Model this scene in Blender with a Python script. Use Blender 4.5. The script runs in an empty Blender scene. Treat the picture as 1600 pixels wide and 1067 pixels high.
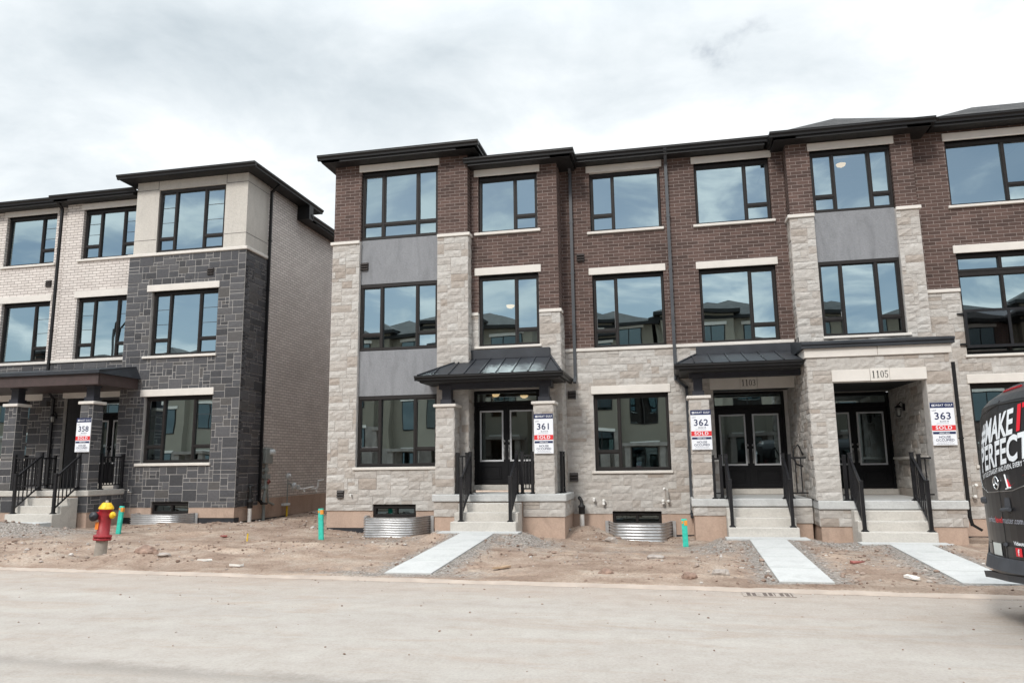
import bpy, bmesh, math, random
from mathutils import Vector, Matrix, noise
R = math.radians
random.seed(7)
sc = bpy.context.scene
COL = sc.collection

# ------------------------------------------------------------------ materials
MATS = {}
def _mat(name):
    m = bpy.data.materials.new(name); m.use_nodes = True
    nt = m.node_tree
    b = nt.nodes['Principled BSDF']
    MATS[name] = m
    return m, nt, b
def N(nt, t, **kw):
    n = nt.nodes.new(t)
    for k, v in kw.items():
        if k in n.inputs: n.inputs[k].default_value = v
        else: setattr(n, k, v)
    return n
def L(nt, a, ao, b, bi): nt.links.new(a.outputs[ao], b.inputs[bi])
def rgba(c): return (c[0], c[1], c[2], 1.0)
def ramp(nt, stops, interp='LINEAR'):
    r = nt.nodes.new('ShaderNodeValToRGB'); e = r.color_ramp.elements
    r.color_ramp.interpolation = interp
    while len(e) > 1: e.remove(e[-1])
    e[0].position = stops[0][0]; e[0].color = rgba(stops[0][1])
    for p, c in stops[1:]:
        x = e.new(p); x.color = rgba(c)
    return r
def bump(nt, src, out, b, strength, dist):
    n = N(nt, 'ShaderNodeBump', Strength=strength, Distance=dist)
    L(nt, src, out, n, 'Height'); L(nt, n, 'Normal', b, 'Normal'); return n

def plain(name, col, rough=.6, metal=0., var=.12, scale=6., bumps=0., bscale=40., spec=.5, rvar=.1):
    """painted or cast surface with gentle mottling, dust streaks and roughness variation"""
    m, nt, b = _mat(name)
    tc = N(nt, 'ShaderNodeTexCoord')
    n = N(nt, 'ShaderNodeTexNoise', Scale=scale, Detail=6., Roughness=.6)
    L(nt, tc, 'Object', n, 'Vector')
    lo = tuple(max(0, c*(1-var)) for c in col); hi = tuple(min(1, c*(1+var)) for c in col)
    r = ramp(nt, [(.3, lo), (.7, hi)])
    L(nt, n, 'Fac', r, 'Fac'); L(nt, r, 'Color', b, 'Base Color')
    mr = N(nt, 'ShaderNodeMapRange'); mr.inputs['To Min'].default_value = max(0, rough-rvar); mr.inputs['To Max'].default_value = min(1, rough+rvar)
    L(nt, n, 'Fac', mr, 'Value'); L(nt, mr, 'Result', b, 'Roughness')
    b.inputs['Metallic'].default_value = metal
    b.inputs['Specular IOR Level'].default_value = spec
    if bumps:
        n2 = N(nt, 'ShaderNodeTexNoise', Scale=bscale, Detail=5.)
        L(nt, tc, 'Object', n2, 'Vector'); bump(nt, n2, 'Fac', b, bumps, .01)
    return m

def brick(name, c1, c2, mortar, w=.262, h=.085, ms=.0058, bmp=.5, dirt=.12):
    m, nt, b = _mat(name)
    uv = N(nt, 'ShaderNodeUVMap')
    bt = N(nt, 'ShaderNodeTexBrick', Scale=1.)
    bt.inputs['Brick Width'].default_value = w; bt.inputs['Row Height'].default_value = h
    bt.inputs['Mortar Size'].default_value = ms; bt.inputs['Mortar Smooth'].default_value = .15
    bt.inputs['Color1'].default_value = rgba(c1); bt.inputs['Color2'].default_value = rgba(c2)
    bt.inputs['Mortar'].default_value = rgba(mortar); bt.inputs['Bias'].default_value = 0.
    nz = N(nt, 'ShaderNodeTexNoise', Scale=9., Detail=3.)
    L(nt, uv, 'UV', nz, 'Vector')
    vm = N(nt, 'ShaderNodeVectorMath', operation='MULTIPLY_ADD')
    vm.inputs[1].default_value = (.006, .006, 0); L(nt, nz, 'Color', vm, 0); L(nt, uv, 'UV', vm, 2)
    L(nt, vm, 'Vector', bt, 'Vector')
    n2 = N(nt, 'ShaderNodeTexNoise', Scale=.8, Detail=8., Roughness=.65)
    L(nt, uv, 'UV', n2, 'Vector')
    n3 = N(nt, 'ShaderNodeTexNoise', Scale=55., Detail=3.); L(nt, uv, 'UV', n3, 'Vector')
    r2 = ramp(nt, [(.25, (1-dirt,)*3), (.75, (1+dirt,)*3)]); L(nt, n2, 'Fac', r2, 'Fac')
    r3 = ramp(nt, [(.25, (.86,)*3), (.75, (1.14,)*3)]); L(nt, n3, 'Fac', r3, 'Fac')
    mx = N(nt, 'ShaderNodeMixRGB', blend_type='MULTIPLY', Fac=1.); L(nt, bt, 'Color', mx, 'Color1'); L(nt, r2, 'Color', mx, 'Color2')
    mx2 = N(nt, 'ShaderNodeMixRGB', blend_type='MULTIPLY', Fac=1.); L(nt, mx, 'Color', mx2, 'Color1'); L(nt, r3, 'Color', mx2, 'Color2')
    L(nt, mx2, 'Color', b, 'Base Color')
    b.inputs['Roughness'].default_value = .85; b.inputs['Specular IOR Level'].default_value = .25
    inv = N(nt, 'ShaderNodeMath', operation='MULTIPLY_ADD'); inv.inputs[1].default_value = -1.; inv.inputs[2].default_value = 1.
    L(nt, bt, 'Fac', inv, 0)
    ad = N(nt, 'ShaderNodeMath', operation='MULTIPLY_ADD'); ad.inputs[1].default_value = .25; L(nt, n3, 'Fac', ad, 0); L(nt, inv, 'Value', ad, 2)
    bump(nt, ad, 'Value', b, bmp, .012)
    return m

def stone(name, stops, bscale=18., bs=.6, var=.18):
    """one colour per stone from the face attribute 'rnd', with grain and veining"""
    m, nt, b = _mat(name)
    at = N(nt, 'ShaderNodeAttribute', attribute_name='rnd')
    r = ramp(nt, stops); L(nt, at, 'Fac', r, 'Fac')
    tc = N(nt, 'ShaderNodeTexCoord')
    n = N(nt, 'ShaderNodeTexNoise', Scale=bscale, Detail=8., Roughness=.65, Distortion=.6); L(nt, tc, 'Object', n, 'Vector')
    r2 = ramp(nt, [(.25, (1-var,)*3), (.75, (1+var,)*3)]); L(nt, n, 'Fac', r2, 'Fac')
    mx = N(nt, 'ShaderNodeMixRGB', blend_type='MULTIPLY', Fac=1.); L(nt, r, 'Color', mx, 'Color1'); L(nt, r2, 'Color', mx, 'Color2')
    L(nt, mx, 'Color', b, 'Base Color')
    b.inputs['Roughness'].default_value = .9; b.inputs['Specular IOR Level'].default_value = .2
    bump(nt, n, 'Fac', b, bs, .02)
    return m

def dirt_mat(name, cols, scale=1.2, gravel=True):
    m, nt, b = _mat(name)
    tc = N(nt, 'ShaderNodeTexCoord')
    n = N(nt, 'ShaderNodeTexNoise', Scale=scale, Detail=10., Roughness=.68, Distortion=.4); L(nt, tc, 'Object', n, 'Vector')
    r0 = ramp(nt, cols); L(nt, n, 'Fac', r0, 'Fac')
    mpd = N(nt, 'ShaderNodeMapping'); mpd.inputs['Scale'].default_value = (.30, .85, 1.); L(nt, tc, 'Object', mpd, 'Vector')
    nb = N(nt, 'ShaderNodeTexNoise', Scale=1., Detail=9., Roughness=.66, Distortion=1.); L(nt, mpd, 'Vector', nb, 'Vector')
    rb = ramp(nt, [(.34, (.74, .70, .67)), (.46, (.98, .97, .96)), (.54, (1.10, 1.10, 1.09)), (.66, (1.28, 1.25, 1.21))]); L(nt, nb, 'Fac', rb, 'Fac')
    r = N(nt, 'ShaderNodeMixRGB', blend_type='MULTIPLY', Fac=1.); L(nt, r0, 'Color', r, 'Color1'); L(nt, rb, 'Color', r, 'Color2')
    n2 = N(nt, 'ShaderNodeTexNoise', Scale=24., Detail=8., Roughness=.75); L(nt, tc, 'Object', n2, 'Vector')
    r2 = ramp(nt, [(.3, (.58, .56, .54)), (.5, (1., 1., 1.)), (.72, (1.25, 1.25, 1.25))]); L(nt, n2, 'Fac', r2, 'Fac')
    mx = N(nt, 'ShaderNodeMixRGB', blend_type='MULTIPLY', Fac=1.); L(nt, r, 'Color', mx, 'Color1'); L(nt, r2, 'Color', mx, 'Color2')
    v = N(nt, 'ShaderNodeTexVoronoi', Scale=38., Randomness=1.); L(nt, tc, 'Object', v, 'Vector')
    # grey gravel where a face attribute says so (edges of the walks, porch mounds)
    at = N(nt, 'ShaderNodeAttribute', attribute_name='gravel')
    rg = ramp(nt, [(0., (.16, .14, .125)), (.35, (.28, .25, .225)), (.7, (.37, .335, .305)), (1., (.50, .465, .43))])
    sep = N(nt, 'ShaderNodeSeparateColor'); L(nt, v, 'Color', sep, 'Color'); L(nt, sep, 'Red', rg, 'Fac')
    n4 = N(nt, 'ShaderNodeTexNoise', Scale=5., Detail=6.); L(nt, tc, 'Object', n4, 'Vector')
    ma = N(nt, 'ShaderNodeMath', operation='MULTIPLY_ADD'); ma.inputs[1].default_value = 2.2; L(nt, n4, 'Fac', ma, 0)
    m2 = N(nt, 'ShaderNodeMath', operation='MULTIPLY_ADD'); m2.inputs[1].default_value = 2.; m2.inputs[2].default_value = -1.6; L(nt, at, 'Fac', m2, 0)
    L(nt, m2, 'Value', ma, 2)
    cl = N(nt, 'ShaderNodeClamp'); L(nt, ma, 'Value', cl, 'Value')
    mx3 = N(nt, 'ShaderNodeMixRGB', blend_type='MIX'); L(nt, cl, 'Result', mx3, 'Fac'); L(nt, mx, 'Color', mx3, 'Color1'); L(nt, rg, 'Color', mx3, 'Color2')
    L(nt, mx3, 'Color', b, 'Base Color')
    b.inputs['Roughness'].default_value = .95; b.inputs['Specular IOR Level'].default_value = .1
    ad = N(nt, 'ShaderNodeMath', operation='MULTIPLY_ADD'); ad.inputs[1].default_value = .35
    L(nt, v, 'Distance', ad, 0); L(nt, n2, 'Fac', ad, 2)
    bump(nt, ad, 'Value', b, 1., .04)
    return m

def road_mat(name):
    m, nt, b = _mat(name)
    tc = N(nt, 'ShaderNodeTexCoord')
    mp = N(nt, 'ShaderNodeMapping'); mp.inputs['Rotation'].default_value = (0, 0, R(2.7)); mp.inputs['Scale'].default_value = (.45, 1.1, 1.)
    L(nt, tc, 'Object', mp, 'Vector')
    n = N(nt, 'ShaderNodeTexNoise', Scale=1.5, Detail=9., Roughness=.62, Distortion=.5); L(nt, mp, 'Vector', n, 'Vector')
    r = ramp(nt, [(.25, (.372, .340, .310)), (.45, (.396, .366, .336)), (.6, (.412, .385, .355)), (.8, (.426, .402, .373))]); L(nt, n, 'Fac', r, 'Fac')
    n2 = N(nt, 'ShaderNodeTexNoise', Scale=.5, Detail=6.); L(nt, tc, 'Object', n2, 'Vector')
    # sandy dust along the kerb: distance from the kerb line
    sx = N(nt, 'ShaderNodeSeparateXYZ'); L(nt, tc, 'Object', sx, 'Vector')
    k = N(nt, 'ShaderNodeMath', operation='MULTIPLY_ADD'); k.inputs[1].default_value = .048; L(nt, sx, 'X', k, 0); L(nt, sx, 'Y', k, 2)
    w = N(nt, 'ShaderNodeMath', operation='MULTIPLY_ADD'); w.inputs[1].default_value = 2.6; L(nt, n2, 'Fac', w, 0); L(nt, k, 'Value', w, 2)
    mr = N(nt, 'ShaderNodeMapRange'); mr.inputs['From Min'].default_value = 9.6; mr.inputs['From Max'].default_value = 11.9
    L(nt, w, 'Value', mr, 'Value')
    mx = N(nt, 'ShaderNodeMixRGB', blend_type='MIX'); mx.inputs['Color2'].default_value = (.385, .325, .28, 1)
    f = N(nt, 'ShaderNodeMath', operation='MULTIPLY'); f.inputs[1].default_value = .75; L(nt, mr, 'Result', f, 0)
    L(nt, f, 'Value', mx, 'Fac'); L(nt, r, 'Color', mx, 'Color1')
    n3 = N(nt, 'ShaderNodeTexNoise', Scale=34., Detail=8., Roughness=.8); L(nt, tc, 'Object', n3, 'Vector')
    r3 = ramp(nt, [(.3, (.80,)*3), (.5, (1.,)*3), (.7, (1.12,)*3)]); L(nt, n3, 'Fac', r3, 'Fac')
    mx2a = N(nt, 'ShaderNodeMixRGB', blend_type='MULTIPLY', Fac=1.); L(nt, mx, 'Color', mx2a, 'Color1'); L(nt, r3, 'Color', mx2a, 'Color2')
    # blotches, and the rough dark line where the dust thins out over the old wheel track
    n5 = N(nt, 'ShaderNodeTexNoise', Scale=3.2, Detail=10., Roughness=.78); L(nt, tc, 'Object', n5, 'Vector')
    r5 = ramp(nt, [(.3, (.84, .82, .80)), (.45, (.95, .94, .93)), (.56, (1., 1., 1.)), (.75, (1.06, 1.06, 1.06))]); L(nt, n5, 'Fac', r5, 'Fac')
    mp6 = N(nt, 'ShaderNodeMapping'); mp6.inputs['Rotation'].default_value = (0, 0, R(2.7)); mp6.inputs['Scale'].default_value = (.35, 1.5, 1.); mp6.inputs['Location'].default_value = (3, 7, 0); L(nt, tc, 'Object', mp6, 'Vector')
    n6 = N(nt, 'ShaderNodeTexNoise', Scale=1.1, Detail=10., Roughness=.72, Distortion=.8); L(nt, mp6, 'Vector', n6, 'Vector')
    r6 = ramp(nt, [(.52, (1., 1., 1.)), (.60, (.97, .93, .90)), (.70, (.95, .88, .83))]); L(nt, n6, 'Fac', r6, 'Fac')
    mxa6 = N(nt, 'ShaderNodeMixRGB', blend_type='MULTIPLY', Fac=1.); L(nt, mx2a, 'Color', mxa6, 'Color1'); L(nt, r6, 'Color', mxa6, 'Color2'); mx2a = mxa6
    mx2b = N(nt, 'ShaderNodeMixRGB', blend_type='MULTIPLY', Fac=1.); L(nt, mx2a, 'Color', mx2b, 'Color1'); L(nt, r5, 'Color', mx2b, 'Color2')
    q1 = N(nt, 'ShaderNodeMath', operation='MULTIPLY_ADD'); q1.inputs[1].default_value = .06; L(nt, sx, 'X', q1, 0); L(nt, sx, 'Y', q1, 2)
    q2 = N(nt, 'ShaderNodeMath', operation='MULTIPLY_ADD'); q2.inputs[1].default_value = .5; L(nt, n5, 'Fac', q2, 0); L(nt, q1, 'Value', q2, 2)
    q3 = N(nt, 'ShaderNodeMath', operation='SUBTRACT'); q3.inputs[1].default_value = 5.72; L(nt, q2, 'Value', q3, 0)
    q4 = N(nt, 'ShaderNodeMath', operation='ABSOLUTE'); L(nt, q3, 'Value', q4, 0)
    q5 = N(nt, 'ShaderNodeMapRange'); q5.inputs['From Min'].default_value = .02; q5.inputs['From Max'].default_value = .22; q5.inputs['To Min'].default_value = .80; q5.inputs['To Max'].default_value = 1.; L(nt, q4, 'Value', q5, 'Value')
    n7 = N(nt, 'ShaderNodeTexNoise', noise_dimensions='2D', Scale=1.0, Detail=4., Roughness=.6)
    c7 = N(nt, 'ShaderNodeCombineXYZ'); k7 = N(nt, 'ShaderNodeMath', operation='MULTIPLY'); k7.inputs[1].default_value = 1.7; L(nt, k, 'Value', k7, 0); L(nt, k7, 'Value', c7, 'Y')
    k8 = N(nt, 'ShaderNodeMath', operation='MULTIPLY'); k8.inputs[1].default_value = .045; L(nt, sx, 'X', k8, 0); L(nt, k8, 'Value', c7, 'X'); L(nt, c7, 'Vector', n7, 'Vector')
    r7 = N(nt, 'ShaderNodeMapRange')
    for kk, vv in (('From Min', .3), ('From Max', .7), ('To Min', .955), ('To Max', 1.035)): r7.inputs[kk].default_value = vv
    L(nt, n7, 'Fac', r7, 'Value')
    p7 = N(nt, 'ShaderNodeMath', operation='MULTIPLY'); L(nt, q5, 'Result', p7, 0); L(nt, r7, 'Result', p7, 1)
    mx2 = N(nt, 'ShaderNodeVectorMath', operation='SCALE'); L(nt, mx2b, 'Color', mx2, 0); L(nt, p7, 'Value', mx2, 'Scale')
    L(nt, mx2, 'Vector', b, 'Base Color'); b.inputs['Roughness'].default_value = .93; b.inputs['Specular IOR Level'].default_value = .15
    ad = N(nt, 'ShaderNodeMath', operation='ADD'); L(nt, n5, 'Fac', ad, 0); L(nt, n3, 'Fac', ad, 1)
    bump(nt, ad, 'Value', b, .6, .014)
    return m

def glass_mat(name, refl=.58, tint=(.72, .895, .94), trans=(.42, .46, .45), wav=.0022):
    m = bpy.data.materials.new(name); m.use_nodes = True; MATS[name] = m
    nt = m.node_tree; nt.nodes.clear()
    out = N(nt, 'ShaderNodeOutputMaterial')
    g = N(nt, 'ShaderNodeBsdfGlossy', Color=rgba(tint), Roughness=.004)
    t = N(nt, 'ShaderNodeBsdfTransparent', Color=rgba(trans))
    fr = N(nt, 'ShaderNodeFresnel', IOR=1.5)
    a = N(nt, 'ShaderNodeMath', operation='MULTIPLY_ADD'); a.inputs[1].default_value = 1.-refl; a.inputs[2].default_value = refl
    L(nt, fr, 'Fac', a, 0)
    mix = N(nt, 'ShaderNodeMixShader'); L(nt, a, 'Value', mix, 'Fac'); L(nt, t, 'BSDF', mix, 1); L(nt, g, 'BSDF', mix, 2)
    L(nt, mix, 'Shader', out, 'Surface')
    tc = N(nt, 'ShaderNodeTexCoord'); n = N(nt, 'ShaderNodeTexNoise', Scale=.9, Detail=1.)
    L(nt, tc, 'Object', n, 'Vector')
    bp = N(nt, 'ShaderNodeBump', Strength=1., Distance=wav); L(nt, n, 'Fac', bp, 'Height'); L(nt, bp, 'Normal', g, 'Normal')
    return m

def shingle_mat(name):
    m, nt, b = _mat(name)
    uv = N(nt, 'ShaderNodeUVMap')
    bt = N(nt, 'ShaderNodeTexBrick', Scale=1.); bt.inputs['Brick Width'].default_value = .3; bt.inputs['Row Height'].default_value = .14
    bt.inputs['Mortar Size'].default_value = .008
    bt.inputs['Color1'].default_value = (.022, .022, .024, 1); bt.inputs['Color2'].default_value = (.065, .064, .064, 1); bt.inputs['Mortar'].default_value = (.015, .015, .016, 1)
    L(nt, uv, 'UV', bt, 'Vector')
    n = N(nt, 'ShaderNodeTexNoise', Scale=30., Detail=6.); L(nt, uv, 'UV', n, 'Vector')
    r = ramp(nt, [(.3, (.7,)*3), (.7, (1.3,)*3)]); L(nt, n, 'Fac', r, 'Fac')
    mx = N(nt, 'ShaderNodeMixRGB', blend_type='MULTIPLY', Fac=1.); L(nt, bt, 'Color', mx, 'Color1'); L(nt, r, 'Color', mx, 'Color2')
    L(nt, mx, 'Color', b, 'Base Color'); b.inputs['Roughness'].default_value = .9
    bump(nt, bt, 'Fac', b, -.4, .01)
    return m

def emit_mat(name, col, st):
    m = bpy.data.materials.new(name); m.use_nodes = True; MATS[name] = m
    b = m.node_tree.nodes['Principled BSDF']
    b.inputs['Base Color'].default_value = rgba(col); b.inputs['Emission Color'].default_value = rgba(col); b.inputs['Emission Strength'].default_value = st
    return m

brick('brown_brick', (.128, .083, .071), (.072, .048, .042), (.29, .245, .225), ms=.005, dirt=.2)
brick('cream_brick', (.70, .65, .61), (.60, .55, .515), (.19, .155, .14), ms=.0066)
stone('light_stone', [(0, (.37, .32, .28)), (.12, (.41, .37, .333)), (.22, (.445, .415, .385)), (.55, (.48, .455, .425)), (.85, (.515, .495, .468)), (1, (.45, .41, .372))], bscale=14., bs=.9, var=.16)
stone('dark_stone', [(0, (.066, .066, .070)), (.35, (.088, .089, .096)), (.8, (.118, .117, .122)), (1, (.105, .100, .097))], bs=.5)
plain('light_mortar', (.52, .495, .47), .95, bumps=.5)
plain('grey_mortar', (.40, .385, .37), .95, bumps=.5)
plain('limestone_trim', (.68, .645, .60), .85, var=.06, scale=3., bumps=.25, bscale=90.)
def stucco(name, col, lo=.80, hi=1.13, sc=(1.6, 1.6, .5), rough=.93):
    m, nt, b = _mat(name)
    tc = N(nt, 'ShaderNodeTexCoord'); mp = N(nt, 'ShaderNodeMapping'); mp.inputs['Scale'].default_value = sc; L(nt, tc, 'Object', mp, 'Vector')
    n1 = N(nt, 'ShaderNodeTexNoise', Scale=2.2, Detail=7., Roughness=.65, Distortion=.8); L(nt, mp, 'Vector', n1, 'Vector')
    n2 = N(nt, 'ShaderNodeTexNoise', Scale=26., Detail=6., Roughness=.7); L(nt, tc, 'Object', n2, 'Vector')
    r1 = ramp(nt, [(.28, tuple(c*lo for c in col)), (.5, col), (.75, tuple(min(1, c*hi) for c in col))]); L(nt, n1, 'Fac', r1, 'Fac')
    r2 = ramp(nt, [(.3, (.90,)*3), (.7, (1.08,)*3)]); L(nt, n2, 'Fac', r2, 'Fac')
    mx = N(nt, 'ShaderNodeMixRGB', blend_type='MULTIPLY', Fac=1.); L(nt, r1, 'Color', mx, 'Color1'); L(nt, r2, 'Color', mx, 'Color2'); L(nt, mx, 'Color', b, 'Base Color')
    b.inputs['Roughness'].default_value = .93; b.inputs['Specular IOR Level'].default_value = .2
    ad = N(nt, 'ShaderNodeMath', operation='ADD'); L(nt, n1, 'Fac', ad, 0); L(nt, n2, 'Fac', ad, 1); bump(nt, ad, 'Value', b, .5, .02)
stucco('grey_stucco', (.25, .257, .272)); stucco('beige_stucco', (.56, .53, .485), .90, 1.06)
stucco('concrete_walk', (.52, .527, .52), .84, 1.07, (.8, .8, .8)); stucco('concrete_step', (.54, .515, .475), .82, 1.10, (.5, 1., 1.3)); stucco('foundation', (.475, .355, .285), .78, 1.12, (1., 1., .6))
plain('membrane', (.022, .024, .03), .6, var=.3)
plain('kerb_concrete', (.41, .345, .295), .92, var=.15, scale=2.5, bumps=.3)
plain('eave_metal', (.0105, .0105, .0115), .5, var=.2, scale=4., spec=.3)
plain('soffit_metal', (.013, .0125, .013), .6, var=.2)
plain('gutter_grey', (.055, .06, .068), .45, var=.15)
plain('roof_metal', (.035, .039, .047), .52, metal=.25, var=.25, scale=2.5, rvar=.14)
plain('frame_dark', (.017, .0145, .014), .55, var=.15, spec=.3)
plain('muntin', (.03, .03, .035), .5)
plain('spacer_grey', (.34, .35, .36), .5)
plain('black_door', (.0055, .0055, .007), .5, var=.2, spec=.25)
plain('door_trim', (.60, .61, .63), .5, var=.05)
plain('steel_handle', (.35, .35, .35), .35, metal=.9)
plain('rail_black', (.008, .008, .010), .4, var=.25)
plain('post_navy', (.022, .024, .034), .5, var=.15)
plain('fascia_brown', (.060, .040, .038), .55, var=.2)
plain('vent_brown', (.045, .038, .036), .6)
plain('galvanised', (.56, .57, .58), .42, metal=.75, var=.12, scale=7.)
plain('pvc_white', (.72, .71, .68), .5, var=.06)
plain('black_rubber', (.012, .012, .013), .6)
plain('meter_grey', (.27, .30, .29), .55)
plain('meter_light', (.6, .63, .63), .4)
plain('copper_pipe', (.45, .20, .11), .4, metal=.8)
plain('stake_yellow', (.75, .52, .02), .6)
plain('post_teal', (.035, .50, .39), .75, var=.25, scale=12.)
plain('post_orange', (.75, .30, .04), .6, var=.2, scale=14.)
plain('hydrant_red', (.30, .016, .024), .5, var=.28, scale=6.)
plain('hydrant_yellow', (.78, .50, .012), .42, var=.08)
plain('hydrant_black', (.012, .014, .02), .45)
plain('hydrant_grey', (.34, .305, .265), .9, var=.2, scale=8., bumps=.4)
plain('tag_orange', (.80, .22, .03), .6)
plain('interior_paint', (.34, .33, .31), .9, var=.03)
plain('interior_floor', (.16, .12, .09), .6)
plain('asphalt_roof_flat', (.06, .06, .06), .9)
plain('sign_white', (.80, .82, .86), .45, var=.02)
plain('sign_navy', (.012, .022, .085), .45, var=.05)
plain('sign_red', (.68, .03, .035), .45, var=.03)
plain('sign_grey', (.36, .38, .44), .5)
plain('plaque_ink', (.03, .03, .03), .7)
plain('van_paint', (.017, .017, .019), .3, var=.25, scale=1.8, rvar=.12)
plain('van_plastic', (.045, .050, .060), .6, var=.2)
plain('van_white', (.80, .84, .88), .4, var=.03)
plain('van_red', (.75, .012, .03), .4, var=.05)
plain('lamp_red', (.35, .01, .015), .25)
plain('chrome', (.72, .74, .76), .18, metal=1.)
plain('plate_white', (.62, .66, .64), .5, var=.06)
plain('tyre', (.012, .012, .012), .85)
plain('rock_brown', (.27, .185, .145), .95, var=.35, scale=9., bumps=.8, bscale=18.)
plain('rock_grey', (.36, .32, .29), .95, var=.3, scale=9., bumps=.8, bscale=18.)
plain('paper_white', (.75, .73, .69), .8)
plain('wood_scrap', (.42, .30, .20), .85)
plain('red_scrap', (.30, .10, .085), .8)
plain('grate_iron', (.34, .295, .26), .8, var=.3, scale=14.)
plain('drain_dark', (.115, .09, .078), .9)
plain('opp_render', (.27, .245, .20), .9, var=.06, scale=1.5, bumps=.2)
plain('opp_wall', (.22, .195, .155), .9, var=.06, scale=1.5, bumps=.2)
plain('opp_stone', (.26, .23, .21), .9, var=.25, scale=3., bumps=.4)
plain('lantern_glass', (.45, .45, .42), .2)
shingle_mat('shingle')
glass_mat('window_glass')
glass_mat('door_glass', refl=.16, trans=(.30, .30, .29))
glass_mat('guard_glass', refl=.10, tint=(.8, .85, .88), trans=(.42, .42, .43))
glass_mat('van_glass', refl=.12, trans=(.06, .06, .065))
emit_mat('lamp_glow', (1., .66, .34), 2.6)
dirt_mat('dirt', [(.25, (.21, .15, .115)), (.40, (.33, .245, .195)), (.52, (.41, .32, .26)), (.66, (.465, .39, .33)), (.85, (.51, .45, .395))])
stone('rubble_stone', [(0, (.17, .115, .09)), (.4, (.30, .22, .175)), (.75, (.36, .30, .26)), (.93, (.42, .385, .355)), (1, (.60, .57, .54))], bscale=30., bs=.4)
road_mat('road_dust')

# ------------------------------------------------------------------ mesh builder
def rot_pt(p, c, a):
    s, k = math.sin(a), math.cos(a); x, y = p[0]-c[0], p[1]-c[1]
    return (c[0]+x*k-y*s, c[1]+x*s+y*k, p[2])

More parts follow.
